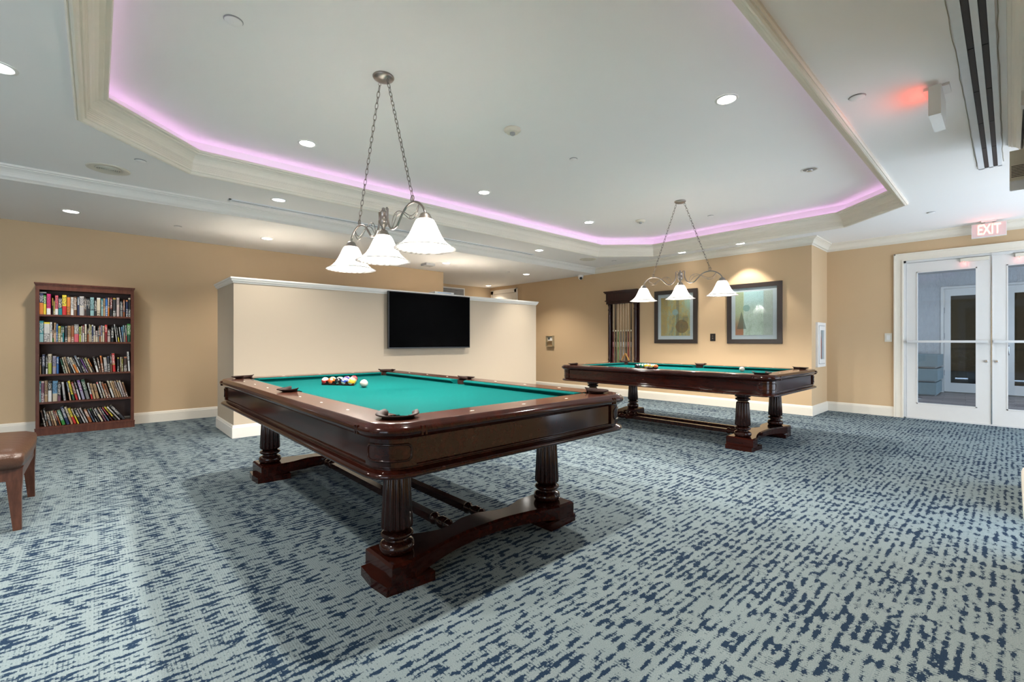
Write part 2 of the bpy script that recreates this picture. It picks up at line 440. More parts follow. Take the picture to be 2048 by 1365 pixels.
# free-standing half wall with moulded cap
PX0, PX1, PY0, PY1, PZ = 1.113, 5.842, 5.757, 6.650, 1.735
struct(MB().box(PX0, PX1, PY0, PY1, 0, PZ).done('wall_middle', M_wall_cream))
pr = [(PX0, PY0), (PX0, PY1), (PX1, PY1), (PX1, PY0)]
struct(MB().sweep(BASE, pr, closed=True).done('baseboard_middle', M_trim_w))
m = MB(); m.box(PX0 - .034, PX1 + .034, PY0 - .034, PY1 + .034, PZ + .022, PZ + .040)
m.sweep([(0, PZ - .022), (.008, PZ - .022), (.010, PZ - .010), (.020, PZ - .003), (.026, PZ + .010), (.026, PZ + .022), (0, PZ + .022)], pr, closed=True)
struct(m.done('trim_5', M_trim_w))

# panelled door in the far corner behind the half wall
m = MB(); y0, y1, zt = 8.05, 9.03, 2.35
m.box(XB - .022, XB, y0, y0 + .09, 0, zt); m.box(XB - .022, XB, y1 - .09, y1, 0, zt); m.box(XB - .022, XB, y0, y1, zt - .09, zt)
m.box(XB - .030, XB, y0 - .008, y0 + .014, 0, zt + .008); m.box(XB - .030, XB, y0 - .008, y1, zt - .012, zt + .008)
d2 = struct(m.done('door_2', M_trim))
m = MB(); m.box(XB - .012, XB + .0, y0 + .094, y1 - .094, .01, zt - .095); m.box(XB - .016, XB - .008, y0 + .2, y1 - .2, 1.3, zt - .2)
m.done('door_leaf', M_trim, d2)

# ------------------------------------------------------------------ glazed double door
d1 = MB()
cas = [(DY1, .0, DY1 + .105), (DY0 - .105, 0, DY0)]
for a, z, b in cas: d1.box(XD - .018, XD, a, b, 0, DZ + .105)
d1.box(XD - .018, XD, DY0, DY1, DZ, DZ + .105)
for a, b, c, d in ((DY1 + .085, DY1 + .105, 0, DZ + .105), (DY0 - .105, DY0 - .085, 0, DZ + .105), (DY0 - .1, DY1 + .1, DZ + .085, DZ + .105),
                   (DY1 + .0, DY1 + .018, 0, DZ + .018), (DY0 - .018, DY0, 0, DZ + .018), (DY0, DY1, DZ, DZ + .018)): d1.box(XD - .028, XD - .016, a, b, c, d)
door = struct(d1.done('door_1', M_trim))
m = MB(); m.box(XD + .0, XD + .15, DY1 - .025, DY1, 0, DZ); m.box(XD, XD + .15, DY0, DY0 + .025, 0, DZ); m.box(XD, XD + .15, DY0, DY1, DZ - .03, DZ)
m.done('door_frame', M_alu, door)
MB().box(XD - .0, XD + .15, DY0, DY1, .0, .012).done('threshold', M_alu, door)
def leaf(ya, yb, hinge):
    zb, zt = .014, DZ - .034; X0, X1 = XD + .015, XD + .06
    st = .105; stm = .125
    lo = st if hinge == 'hi' else stm
    a_, b_ = min(ya, yb), max(ya, yb)
    la = stm if hinge == 'hi' else st      # stile at low-Y side
    lb = st if hinge == 'hi' else stm
    m = MB(); m.box(X0, X1, a_, a_ + la, zb, zt); m.box(X0, X1, b_ - lb, b_, zb, zt)
    m.box(X0, X1, a_ + la, b_ - lb, zb, .21); m.box(X0, X1, a_ + la, b_ - lb, 2.02, zt)
    # glazing beads
    g0, g1 = a_ + la, b_ - lb
    for q in ((g0, g0 + .012, .21, 2.02), (g1 - .012, g1, .21, 2.02), (g0, g1, .21, .222), (g0, g1, 2.008, 2.02)): m.box(X0 - .004, X1, *q)
    lf = m.done('door_leaf', M_door, door)
    MB().box(X0 + .018, X0 + .024, g0, g1, .21, 2.02).done('glass_pane', M_glass_grey, lf)
    m = MB()
    m.box(X0 - .068, X0 - .040, a_ + .03, b_ - .012, 1.048, 1.078); m.bevel(.006, 2)
    m.box(X0 - .045, X0, a_ + .04, a_ + .09, 1.045, 1.081); m.box(X0 - .045, X0, b_ - .07, b_ - .02, 1.045, 1.081)
    m.done('push_bar', M_alu, lf)
    return lf, X0
LM = .16
l1, X0 = leaf(LM + .004, DY1 - .027, 'hi')
l2, _ = leaf(DY0 + .027, LM - .004, 'lo')
for lf, y in ((l1, LM + .045), (l2, LM - .045)):
    MB().lathe([(.018, X0), (.018, X0 - .008), (.015, X0 - .022), (.012, X0 - .024)], 16, y, .815, 'x').done('lock_cylinder', M_chrome, lf)
MB().box(XD + .008, XD + .02, LM - .006, LM + .006, .02, DZ - .04).done('meeting_strip', M_chrome, door)
for y in (.31, -.17):
    m = MB().box(X0 - .040, X0, y - .13, y + .13, DZ - .085, DZ - .040); m.bevel(.004, 2)
    o = m.done('magnetic_lock', M_offw, door)
    MB().lathe([(.006, DZ - .085), (.004, DZ - .092)], 10, X0 - .02, y + .095).done('indicator_light', M_redled, o)
    point('indicator_glow', (X0 - .03, y + .095, DZ - .105), .025, (1, .12, .1), .006, o)
m = MB().box(XD - .012, XD + .02, -.02, .16, DZ - .035, DZ - .003); m.bevel(.003, 1); m.done('door_coordinator', M_alu, door)

# ------------------------------------------------------------------ covered walkway seen through the doors
ZP = -.02
pf = struct(MB().box(XD + .15, 13.42, -2.6, 4.0, ZP - .05, ZP - .006).done('floor', plain('patio_grout', (.50, .50, .50), .8)))
M_tile = []
for i, c in enumerate(((.27, .225, .215), (.33, .28, .265), (.23, .19, .185))):
    M_tile.append(wood_mat('wood_look_tile', tuple(x * .75 for x in c), c, .5, 0, (30, 3, 3)))
tb = []
for mt in M_tile:
    q = MB().cbox(0, 0, 0, .192, .890, .012); q.bevel(.002, 1); tb.append(q.done('floor_tile', mt, pf))
for t_ in tb: t_.location = (9.0, -1.9 + .9 * tb.index(t_), ZP - .004)
ix = 0
for r in range(24):
    x = 8.58 + r * .198; off = (r * .31) % .9
    for k in range(3):
        y = -1.25 + off + k * .896
        if y > 1.85: continue
        o = tb[ix % 3] if ix < 3 else tb[random.randrange(3)].copy()
        if ix >= 3: COL.objects.link(o)
        o.location = (x, y, ZP - .004 + random.uniform(0, .001)); ix += 1
def stucco():
    m, nt, b = new_mat('white_stucco')
    co = texco(nt); f = noise(nt, mapping(nt, co, (22, 22, 9)), 1, 4, .65)
    lk(nt, mixc(nt, f, (.40, .41, .42), (.56, .57, .58)), b.inputs['Base Color']); b.inputs['Roughness'].default_value = .9
    bump(nt, b, f, .03, .8); return m
M_stucco = stucco()
OX = 13.30
m = MB(); m.box(OX, OX + .15, 1.00, 4.0, ZP, 2.6); m.box(OX, OX + .15, -2.6, -.90, ZP, 2.6); m.box(OX, OX + .15, -.90, 1.00, 2.22, 2.6)
struct(m.done('wall_outside', M_stucco))
struct(MB().box(XD + .15, OX + .2, -2.6, 4.0, 2.52, 2.6).done('ceiling', plain('walkway_ceiling', (.42, .39, .36), .8)))
m = MB(); m.box(OX - .02, OX + .1, .955, 1.0, ZP, 2.22); m.box(OX - .02, OX + .1, -.90, -.855, ZP, 2.22); m.box(OX - .02, OX + .1, -.855, .955, 2.175, 2.22)
d3 = struct(m.done('door_3', M_door))
M_dglass = glass_mat('dark_lobby_glass', (.55, .57, .58))
for a, b in ((.055, .95), (-.85, .045)):
    m = MB(); g0, g1 = a + .13, b - .10
    m.box(OX + .0, OX + .045, a, g0, .0, 2.17); m.box(OX, OX + .045, g1, b, 0, 2.17); m.box(OX, OX + .045, g0, g1, 0, .19); m.box(OX, OX + .045, g0, g1, 2.02, 2.17)
    lf = m.done('door_leaf', M_door, d3)
    MB().box(OX + .018, OX + .024, g0, g1, .19, 2.02).done('glass_pane', M_dglass, lf)
    MB().box(OX + .03, OX + .06, a + .05, b - .05, .88, .93).done('push_bar', M_black, lf)
    if a < 0:
        MB().tube([(OX, .02, .98), (OX - .05, .02, .975), (OX - .06, .02, .95), (OX - .06, .02, .82), (OX - .05, .02, .795), (OX, .02, .79)], .009, 8).done('pull_handle', M_chrome, lf)
    else:
        for z in (1.72, 1.18, .4): MB().box(OX - .012, OX + .005, .94, .965, z - .06, z + .06).done('hinge', M_grey, lf)
for i, (x, y) in enumerate(((9.7, 1.0), (9.7, -.6), (11.9, 1.0), (11.9, -.6))):
    o = tag(MB().lathe([(.07, 2.519), (.07, 2.512), (.05, 2.506), (.001, 2.504)], 20, x, y, cap=False).done('walkway_downlight', M_lens), 'round %s ceiling light of the walkway outside, %s side' % (('near', 'near', 'far', 'far')[i], ('left', 'right')[i % 2]), 'ceiling light', 'walkway ceiling lights')
    spot('walkway_beam', (x, y, 2.49), 14, 150, .6, (.80, .90, 1.0), .07, o)
# stacked grey planter tiers beside the outer door
pl = thing('tiered_planter', 'grey stack of three stepped box tiers outside against the stucco wall', 'planter', (12.65, 1.62, ZP))
mg = plain('slate_blue_render', (.20, .26, .28), .75, var=.1)
for k in range(3):
    m = MB().box(-.50, .62, -.66 + .02 * (k == 0), .9, .03 + k * .275, .03 + k * .275 + .235); m.bevel(.008, 2); m.done('tier', mg, pl)
    MB().box(-.44, .60, -.62, .88, .0 + k * .275, .032 + k * .275).done('recess_band', M_grey, pl)
# lobby beyond
M_lw = plain('lobby_tan_wall', (.22, .17, .10), .6)
m = MB(); m.box(18.5, 18.6, -3, 5, 0, 2.6); m.box(OX + .2, 18.6, 3.2, 3.3, 0, 2.6); m.box(OX + .2, 18.6, -2.7, -2.6, 0, 2.6)
struct(m.done('wall_lobby', M_lw))
struct(MB().box(OX + .16, 18.6, -2.7, 3.3, ZP - .05, ZP).done('floor', plain('lobby_stone_floor', (.22, .20, .17), .12)))
struct(MB().box(OX + .16, 18.6, -2.7, 3.3, 2.52, 2.6).done('ceiling', plain('lobby_ceiling', (.35, .34, .32), .7)))
m = MB(); n_ = 60; pts = [(17.9 + .045 * sin(i * 1.15), 1.35 + i * .028) for i in range(n_)]
m.sweep([(0, .05), (0, 2.3)], pts, cap=False)
tag(m.done('curtain', plain('pale_curtain', (.46, .40, .30), .85)), 'pale pleated floor-length curtain in the dark lobby beyond the outer door', 'curtain')
for i, (x, y) in enumerate(((15.2, 1.28), (17.2, 1.52), (17.0, 1.25), (17.7, 1.45))):
    o = MB().lathe([(.075, 2.519), (.075, 2.512), (.06, 2.508)], 16, x, y).done('lobby_downlight', M_lens)
    tag(o, ('nearest and highest', 'leftmost', 'middle', 'farthest')[i] + ' of the small round lobby ceiling lights seen through the outer door', 'ceiling light', 'lobby ceiling lights beyond the outer door')
point('lobby_lamp', (16.2, .8, 2.2), 14, (1, .86, .66), .2)
def plant(x, y, h, name_label):
    r = thing('potted_plant', name_label, 'plant', (x, y, ZP))
    MB().lathe([(.13, 0), (.17, .02), (.20, .34), (.21, .36), (.18, .36), (.17, .30)], 20).done('pot', plain('lobby_pot', (.10, .07, .08), .4), r)
    m = MB(); rr = random.Random(int(x * 10))
    for k in range(5): m.tube([(0, 0, .3), (.05 * cos(k * 1.3), .05 * sin(k * 1.3), h * .6), (.16 * cos(k * 1.3), .16 * sin(k * 1.3), h)], .008, 5)
    m.done('stem', plain('plant_stem', (.08, .06, .03), .7), r)
    m = MB()
    for k in range(240):
        a = rr.uniform(0, 2 * pi); q = rr.uniform(.05, .34); z = h * .55 + rr.uniform(0, h * .6)
        c = Vector((q * cos(a), q * sin(a), z)); d = Vector((cos(a + rr.uniform(-1, 1)), sin(a + rr.uniform(-1, 1)), rr.uniform(-.5, .6))).normalized() * rr.uniform(.06, .11)
        s_ = d.cross(Vector((0, 0, 1))).normalized() * .022
        vs = [m.bm.verts.new(v) for v in (c, c + d * .5 + s_, c + d, c + d * .5 - s_)]; m.bm.faces.new(vs)
    o = m.done('foliage', plain('plant_leaf', (.03, .075, .03), .5, var=.3), r); o['kind'] = 'stuff'
plant(15.6, 1.10, .95, 'leafy green plant in a dark pot, left one in the lobby beyond the outer door')
plant(14.8, .47, .80, 'dark leafy plant in a pot, right one in the lobby beyond the outer door')

# ------------------------------------------------------------------ pool tables
def rrect(a, b, r, n=7):
    """rounded rectangle CCW, half sizes a, b"""
    pts = []
    for cx, cy, s in ((a - r, b - r, 0), (-a + r, b - r, 90), (-a + r, -b + r, 180), (a - r, -b + r, 270)):
        for k in range(n + 1): pts.append((cx + r * cos(radians(s + 90 * k / n)), cy + r * sin(radians(s + 90 * k / n))))
    return pts
def leg_profile(zt):
    zf = .122
    base = [(.050, 0), (.070, .004), (.077, .014), (.079, .028), (.076, .042), (.066, .050), (.056, .054), (.050, .060), (.052, .066), (.066, .071), (.073, .078), (.072, .087), (.062, .093), (.050, .098)]
    base = [(r, zf + z) for r, z in base]
    top = [(.048, zt - .082), (.050, zt - .076), (.066, zt - .070), (.070, zt - .060), (.066, zt - .052), (.052, zt - .048), (.052, zt - .044), (.068, zt - .040), (.072, zt - .034), (.072, zt), ]
    z0, z1 = zf + .100, zt - .086
    fl = [(.052, z0), (.070, z0 + .012), (.0715, z0 + .02), (.060, z1 - .018), (.056, z1 - .006), (.046, z1)]
    return base, fl, top
def pool_table(loc, Wd, Ln, zr, label, first):
    root = thing('pool_table', label, 'pool table', (loc[0], loc[1], 0), 0, 'carved mahogany pool tables')
    a, b = Wd / 2, Ln / 2
    zb = zr - .202; RC = .125
    bw = .150                                  # width of the wooden rail top
    ai, bi = a - bw, b - bw                    # wood / cloth boundary
    pr_, ps_ = .060, .054
    cc, sc_ = .004, .018
    # top rail plan with six pocket notches
    inner = []
    def arc(cx, cy, r, a0, a1, n=12):
        for k in range(n + 1):
            t = radians(a0 + (a1 - a0) * k / n); inner.append((cx + r * cos(t), cy + r * sin(t)))
    arc(ai + cc, bi + cc, pr_, 200, -110, 14)          # +x +y corner (clockwise overall)
    arc(ai + sc_, 0, ps_, 110, -110, 10)
    arc(ai + cc, -bi - cc, pr_, 110, -200, 14)
    arc(-ai - cc, -bi - cc, pr_, 20, -290, 14)
    arc(-ai - sc_, 0, ps_, 290, 70, 10)
    arc(-ai - cc, bi + cc, pr_, 290, -20, 14)
    outer = rrect(a - .012, b - .012, RC - .012)
    m = MB(); fs = m.fill([outer, inner], zr)
    r = bmesh.ops.extrude_face_region(m.bm, geom=fs)
    bmesh.ops.translate(m.bm, vec=(0, 0, -.03), verts=[v for v in r['geom'] if isinstance(v, bmesh.types.BMVert)])
    m.done('rail_top', M_railtop, root)
    # bull-nosed rail moulding
    prof = [(0.012, zr), (.004, zr - .0015), (-.002, zr - .008), (-.010, zr - .012), (-.019, zr - .020), (-.022, zr - .030), (-.018, zr - .040), (-.009, zr - .047), (.000, zr - .050), (.002, zr - .056), (.012, zr - .060), (.03, zr - .060)]
    m = MB().sweep(prof, rrect(a, b, RC), closed=True, smooth=True)
    m.done('rail_moulding', M_mahog, root)
    # thin vertical ribs that flank each corner of the moulding
    for sx in (-1, 1):
        for sy in (-1, 1):
            for q in (.155, .172):
                for c_ in ((sx * (a - q), sy * (b + .0085), .008, .026), (sx * (a + .0085), sy * (b - q), .026, .008)):
                    m = MB().cbox(c_[0], c_[1], zr - .030, c_[2], c_[3], .034); m.bevel(.0035, 3); m.done('corner_bead', M_mahog, root)
    # aprons: four flat boards between the rounded corners
    ap = .022; t = .02; z1, z2 = zb + .040, zr - .058
    for sx in (-1, 1):
        m = MB().cbox(sx * (a - ap - t / 2), 0, (z1 + z2) / 2, t, 2 * (b - .150), z2 - z1); m.bevel(.002, 1); m.done('apron', M_mahog, root)
        m = MB().cbox(0, sx * (b - ap - t / 2), (z1 + z2) / 2, 2 * (a - .150), t, z2 - z1); m.bevel(.002, 1); m.done('apron', M_mahog, root)
    for sx in (-1, 1):
        for sy in (-1, 1):
            # rounded corner block
            R_ = RC - .010; cx, cy = sx * (a - .012 - R_), sy * (b - .012 - R_)
            q = [(sx * (a - .150), sy * (b - .012)), ]
            pts = [(sx * (a - .150), sy * (b - .10)), (sx * (a - .150), sy * (b - .012))]
            for k in range(25):
                an = radians(90 - 3.75 * k); pts.append((cx + sx * R_ * cos(an), cy + sy * R_ * sin(an)))
            pts += [(sx * (a - .012), sy * (b - .150)), (sx * (a - .10), sy * (b - .150))]
            m = MB().prism(pts if sx * sy < 0 else pts[::-1], z1, z2)
            m.bm.normal_update()
            blk = m.done('corner_block', M_mahog, root)
            # raised bead outlining a round-cornered panel wrapped on the block
            path = []
            hw, hh, rr = .092, (z2 - z1) / 2 - .022, .022
            for (u0, v0, s) in ((hw - rr, hh - rr, 0), (-hw + rr, hh - rr, 90), (-hw + rr, -hh + rr, 180), (hw - rr, -hh + rr, 270)):
                for k in range(6): path.append((u0 + rr * cos(radians(s + 18 * k)), v0 + rr * sin(radians(s + 18 * k))))
            full = []
            for i in range(len(path)):
                p0, p1 = path[i], path[(i + 1) % len(path)]
                n = max(1, int(abs(p1[0] - p0[0]) / .02))
                for k in range(n): full.append((p0[0] + (p1[0] - p0[0]) * k / n, p0[1] + (p1[1] - p0[1]) * k / n))
            P3 = []
            L4 = R_ * pi / 4
            for u, v in full:
                if abs(u) <= L4:
                    an = pi / 4 + u / R_; x = cx + sx * R_ * cos(an); y = cy + sy * R_ * sin(an)
                elif u > 0: x = cx - sx * (u - L4); y = cy + sy * R_
                else: x = cx + sx * R_; y = cy - sy * (-u - L4)
                P3.append((x, y, (z1 + z2) / 2 + v))
            MB().tube(P3, .0048, 6, closed=True).done('panel_bead', M_mahog_leg, blk)
    # base moulding
    prof = [(.06, zb + .042), (.014, zb + .042), (.012, zb + .036), (.020, zb + .033), (.018, zb + .028), (.006, zb + .024), (-.008, zb + .018), (-.013, zb + .010), (-.010, zb + .002), (.004, zb), (.10, zb)]
    MB().sweep(prof, rrect(a, b, RC), closed=True, smooth=True).done('base_moulding', M_mahog, root)
    m = MB(); m.prism(rrect(a - .06, b - .06, .05), zb - .0, zr - .062); m.done('carcass', M_mahog_leg, root)
    # bed cloth and cushions
    zc = zr - .036
    MB().prism(rrect(a - .085, b - .085, .04), zc - .02, zc).done('bed_cloth', M_cloth, root)
    nose = .052
    def cushion(p0, p1, inn):
        """p0->p1 along the wood boundary, inn = inward normal"""
        p0, p1, inn = Vector(p0), Vector(p1), Vector(inn); d = (p1 - p0).normalized()
        sec = [(0, zr - .003), (.025, zr - .0035), (nose - .004, zr - .007), (nose, zr - .011), (nose - .002, zr - .016), (nose - .016, zr - .026), (nose - .018, zc + .0005), (0, zc + .0005)]
        bm = MB(); rows = []
        for e, sgn in ((p0, 1), (p1, -1)):
            rows.append([bm.bm.verts.new((*(e + inn * u + d * sgn * u * .75), z)) for u, z in sec])
        n = len(sec)
        for i in range(n): bm.bm.faces.new((rows[0][i], rows[0][(i + 1) % n], rows[1][(i + 1) % n], rows[1][i]))
        bm.bm.faces.new(rows[0]); bm.bm.faces.new(rows[1][::-1])
        bm.done('cushion', M_cloth, root)
    g = pr_ * .80; gs = ps_ * .85
    for sx in (-1, 1):
        cushion((sx * ai, -bi + g), (sx * ai, -gs), (-sx, 0)); cushion((sx * ai, gs), (sx * ai, bi - g), (-sx, 0))
        cushion((-ai + g, sx * bi), (ai - g, sx * bi), (0, -sx))
    # pockets
    for (x, y, dirdeg, r) in ((ai + cc, bi + cc, 45, pr_), (-ai - cc, bi + cc, 135, pr_), (-ai - cc, -bi - cc, 225, pr_), (ai + cc, -bi - cc, 315, pr_), (ai + sc_, 0, 0, ps_), (-ai - sc_, 0, 180, ps_)):
        m = MB(); m.lathe([(r - .002, zr - .004), (r - .004, zc - .018), (r - .008, zc - .030)], 24, x, y, cap=False)
        for f in m.bm.faces: f.material_index = 0
        cup = m.done('pocket', M_lea, root)
        MB().lathe([(r - .006, zc + .0012), (.001, zc + .0016)], 24, x, y, cap=False).done('pocket_hole', M_dark, cup)
        # upturned leather collar
        m = MB(); rows = []
        K = 18; half = 118 if r == pr_ else 100
        for k in range(K + 1):
            s_ = -half + 2 * half * k / K; an = radians(dirdeg + s_); e = abs(s_) / half
            up = .010 * e ** 4; wd = .036 * (1 - .45 * e ** 2)
            ri, ro = r - .004, r - .004 + wd
            zz = [(ri, zr - .012), (ri - .002, zr + .008 + up), (ri + wd * .4, zr + .014 + up), (ro, zr + .017 + up), (ro + .001, zr + .013 + up), (ri + wd * .45, zr + .006 + up * .8), (ri + .005, zr + .0005)]
            rows.append([m.bm.verts.new((x + q * cos(an), y + q * sin(an), z)) for q, z in zz])
        for i in range(K):
            for j in range(7):
                f = m.bm.faces.new((rows[i][j], rows[i][(j + 1) % 7], rows[i + 1][(j + 1) % 7], rows[i + 1][j])); f.smooth = True
        m.bm.faces.new(rows[0]); m.bm.faces.new(rows[-1][::-1])
        m.done('pocket_collar', M_lea, cup)
    # diamond sights
    def sight(x, y, rot):
        p = [(.014 * cos(rot), .014 * sin(rot)), (-.006 * sin(rot), .006 * cos(rot)), (-.014 * cos(rot), -.014 * sin(rot)), (.006 * sin(rot), -.006 * cos(rot))]
        MB().prism([(x + q[0], y + q[1]) for q in p], zr - .001, zr + .0008).done('sight', M_ivory, root)
    for sx in (-1, 1):
        for k in (1, 2, 3):
            for sy in (-1, 1): sight(sx * (a - .075), sy * bi * k / 4.0, pi / 2)
        for k in (-1, 0, 1): sight(k * ai * .5, sx * (b - .075), 0)
    # legs
    lx, ly = Wd * .323, Ln * .362
    base, fl, top = leg_profile(zb)
    NF = 14
    def leg_mesh(lod):
        m = MB(); seg = NF * 6
        m.lathe(base, 32)
        m.lathe(fl, seg, rf=lambda th, i: 1 - (.17 * max(0, cos(th * NF)) ** .7 if 0 < i < 5 else 0))
        m.lathe(top, 32)
        return m.done('leg', M_mahog_leg, root)
    l0 = leg_mesh(0)
    spots_ = [(sx * lx, sy * ly) for sy in (-1, 1) for sx in (-1, 1)]
    for i, (x, y) in enumerate(spots_):
        o = l0 if i == 0 else l0.copy()
        if i: COL.objects.link(o)
        o.location = (x, y, 0)
    # trestle feet
    for sy in (-1, 1):
        fx = lx + .092; y0 = sy * ly
        def plan(grow=0):
            P = []
            for k in range(21):                      # outer (far from centre) side, concave
                x = -fx + 2 * fx * k / 20
                q = min(1, max(0, (abs(x) - .05) / (fx - .16))); yy = .045 + .085 * min(1, q) ** 1.6
                P.append((x, y0 + sy * (yy + grow)))
            P = [(P[0][0] - grow, P[0][1])] + P + [(P[-1][0] + grow, P[-1][1])]
            Q = []
            for k in range(21):                      # inner side with a pointed middle where the stretchers join
                x = fx - 2 * fx * k / 20
                e = abs(x) / fx; yy = .125 if e > .62 else .070 + .055 * (abs(e - .36) / .27 if e > .09 else 1.0) ** 1.2 * 1.0
                Q.append((x, y0 - sy * (min(yy, .135) + grow)))
            Q = [(Q[0][0] + grow, Q[0][1])] + Q + [(Q[-1][0] - grow, Q[-1][1])]
            return P + Q
        m = MB(); pl_ = plan()
        if sy > 0: pl_ = pl_[::-1]
        n = len(pl_)
        def zlow(x):
            e = abs(x) / fx
            return .040 if e > .74 else .040 + .022 * (1 - (e / .74) ** 2) ** .5
        lo = [m.bm.verts.new((p[0], p[1], zlow(p[0]))) for p in pl_]; md = [m.bm.verts.new((p[0], p[1], .112)) for p in pl_]
        cx_ = 0
        hi = [m.bm.verts.new((p[0] - .010 * (1 if p[0] > fx - .02 else -1 if p[0] < -fx + .02 else 0), y0 + (p[1] - y0) * (1 - .012 / max(.05, abs(p[1] - y0))), .122)) for p in pl_]
        for A_, B_ in ((lo, md), (md, hi)):
            for i in range(n): m.bm.faces.new((A_[i], A_[(i + 1) % n], B_[(i + 1) % n], B_[i]))
        bmesh.ops.triangle_fill(m.bm, edges=[m.bm.edges.get((hi[i], hi[(i + 1) % n])) for i in range(n)])
        bmesh.ops.triangle_fill(m.bm, edges=[m.bm.edges.get((lo[i], lo[(i + 1) % n])) for i in range(n)])
        foot = m.done('trestle_foot', M_mahog, root)
        for sx in (-1, 1):
            m = MB(); x0, x1 = fx - .205, fx + .022
            m.prism([(sx * x0, y0 - .14), (sx * x1, y0 - .125), (sx * (x1 + .012), y0), (sx * x1, y0 + .125), (sx * x0, y0 + .14)][::sx], 0, .042); m.bevel(.011, 3)
            m.done('foot_pad', M_mahog, foot)
    # two turned stretchers
    for sx in (-1, 1):
        m = MB(); L2 = ly - .055
        m.cbox(sx * .115, 0, .088, .046, 2 * (L2 - .24), .040); m.bevel(.010, 2)
        for s in (-1, 1):
            pr2 = [(.018, L2 - .245), (.030, L2 - .235), (.034, L2 - .222), (.028, L2 - .210), (.020, L2 - .200), (.024, L2 - .180), (.033, L2 - .150), (.030, L2 - .120), (.019, L2 - .108), (.030, L2 - .100), (.030, L2 - .090), (.020, L2 - .082), (.024, L2)]
            m.lathe([(r, s * y) for r, y in pr2], 20, sx * .115, .088, 'y')
        m.done('stretcher', M_mahog_leg, root)
    return root, zc
T1 = (1.500, 2.895); T2 = (5.22, 2.725)
tab1, ZC1 = pool_table(T1, 1.53, 2.82, .770, 'nearest large mahogany pool table with teal cloth and leather pockets', True)
tab2, ZC2 = pool_table(T2, 1.44, 2.56, .757, 'farther mahogany pool table standing before the two framed prints', False)

# ------------------------------------------------------------------ billiard balls
BALLC = {1: (.75, .45, .02), 2: (.02, .07, .40), 3: (.60, .02, .02), 4: (.10, .02, .20), 5: (.78, .13, .015), 6: (.01, .20, .10), 7: (.25, .01, .02), 8: (.006, .006, .008)}
BN = {1: 'yellow', 2: 'blue', 3: 'red', 4: 'purple', 5: 'orange', 6: 'green', 7: 'maroon', 8: 'black'}
M_ballw = plain('ball_ivory', (.42, .395, .345), .12, var=.02, coat=.4)
def ball(num, loc, rot, label, group):
    R = .0286
    m = MB(); seg, rings = 24, 16
    mats = [M_ballw]
    prof = [(max(1e-4, R * sin(pi * i / rings)), -R * cos(pi * i / rings)) for i in range(rings + 1)]
    m.lathe(prof, seg)
    if num:
        c = (num - 1) % 8 + 1; mats.append(plain('ball_' + BN[c], tuple(x * .6 for x in BALLC[c]), .12, var=.02, coat=.4))
        for f in m.bm.faces:
            z = f.calc_center_median().z
            f.material_index = 1 if (num <= 8 or abs(z) < R * .52) else 0
    o = m.done('billiard_ball' if num else 'cue_ball', mats)
    o.location = loc; o.rotation_euler = rot
    tag(o, label, 'ball', group)
    if num:
        for s in (1, -1):
            if num > 8: Mx = Matrix.Rotation(radians(90 * s), 4, 'Y')
            else: Mx = Matrix.Rotation(0 if s > 0 else pi, 4, 'X')
            q = MB(); rc = .0095; q.lathe([(rc, (R ** 2 - rc ** 2) ** .5 + .0001), (rc * .6, (R ** 2 - (rc * .6) ** 2) ** .5 + .0002), (.0003, R + .0002)], 16, cap=False)
            q.xf(Mx); d = q.done('number_disc', M_ballw, o)
            tm = text_mesh(str(num), .013, .0001, 'number', M_black, d, (0, 0, 0), (0, 0, 0), .0004)
            tm.matrix_local = Mx @ Matrix.Translation((0, 0, R + .0006))
    return o
def rack_set(corner, dirv, order, zc, group, where, with_rack=True, mat=None):
    """corner = triangle corner, dirv = direction of the front edge; triangle opens to the left of dirv"""
    d = Vector(dirv).normalized(); nrm = Vector((-d.y, d.x)); c = Vector(corner)
    L = .300; t = .010
    if with_rack:
        r = thing('ball_rack', where[1], 'ball rack', (0, 0, 0))
        V = [c, c + d * L, c + d * L / 2 + nrm * L * .866]
        cen = (V[0] + V[1] + V[2]) / 3
        def rounded(off):
            P = []
            for i in range(3):
                v = V[i] + (V[i] - cen).normalized() * off * 2
                a_ = (V[i - 1] - V[i]).normalized(); b_ = (V[(i + 1) % 3] - V[i]).normalized()
                for k in range(5):
                    e = k / 4; P.append(tuple(v + a_ * .030 * (1 - e) ** 2 + b_ * .030 * e ** 2))
            return P
        m = MB(); O, I = rounded(0), rounded(-t); n = len(O); rows = []
        for P, z in ((O, zc + .0005), (O, zc + .032), (I, zc + .032), (I, zc + .0005)): rows.append([m.bm.verts.new((*p, z)) for p in P])
        for j in range(4):
            for i in range(n): m.bm.faces.new((rows[j][i], rows[j][(i + 1) % n], rows[(j + 1) % 4][(i + 1) % n], rows[(j + 1) % 4][i]))
        m.bevel(.002, 1); m.done('triangle_frame', mat or M_mahog, r)
    s = .0577; k = 0
    cen = c + d * L / 2 + nrm * L * .2887
    base = cen - d * 2 * s - nrm * s * .866 * (4 / 3.0)
    rr = random.Random(5)
    for row in range(5):
        for j in range(5 - row):
            p = base + d * (j * s + row * s / 2) + nrm * row * s * .866
            num = order[k]; k += 1
            kind = ('striped ' if num > 8 else 'solid ') + BN[(num - 1) % 8 + 1]
            rowt = ('front', 'second', 'middle', 'fourth', 'rear')[row]
            ball(num, (p.x, p.y, zc + .0292), (rr.uniform(-1, 1), rr.uniform(-.7, .7), rr.uniform(0, 6)),
                 '%s number %d ball in the %s' % (kind, num, where[0]), group)
rack_set((1.262, 3.565), (.539, -.842), [11, 5, 8, 10, 9, 13, 14, 4, 1, 6, 2, 12, 7, 15, 3], ZC1, 'pool balls racked on the nearest table', ('wooden triangle on the nearest table', 'dark wooden triangle holding balls on the nearest pool table'))
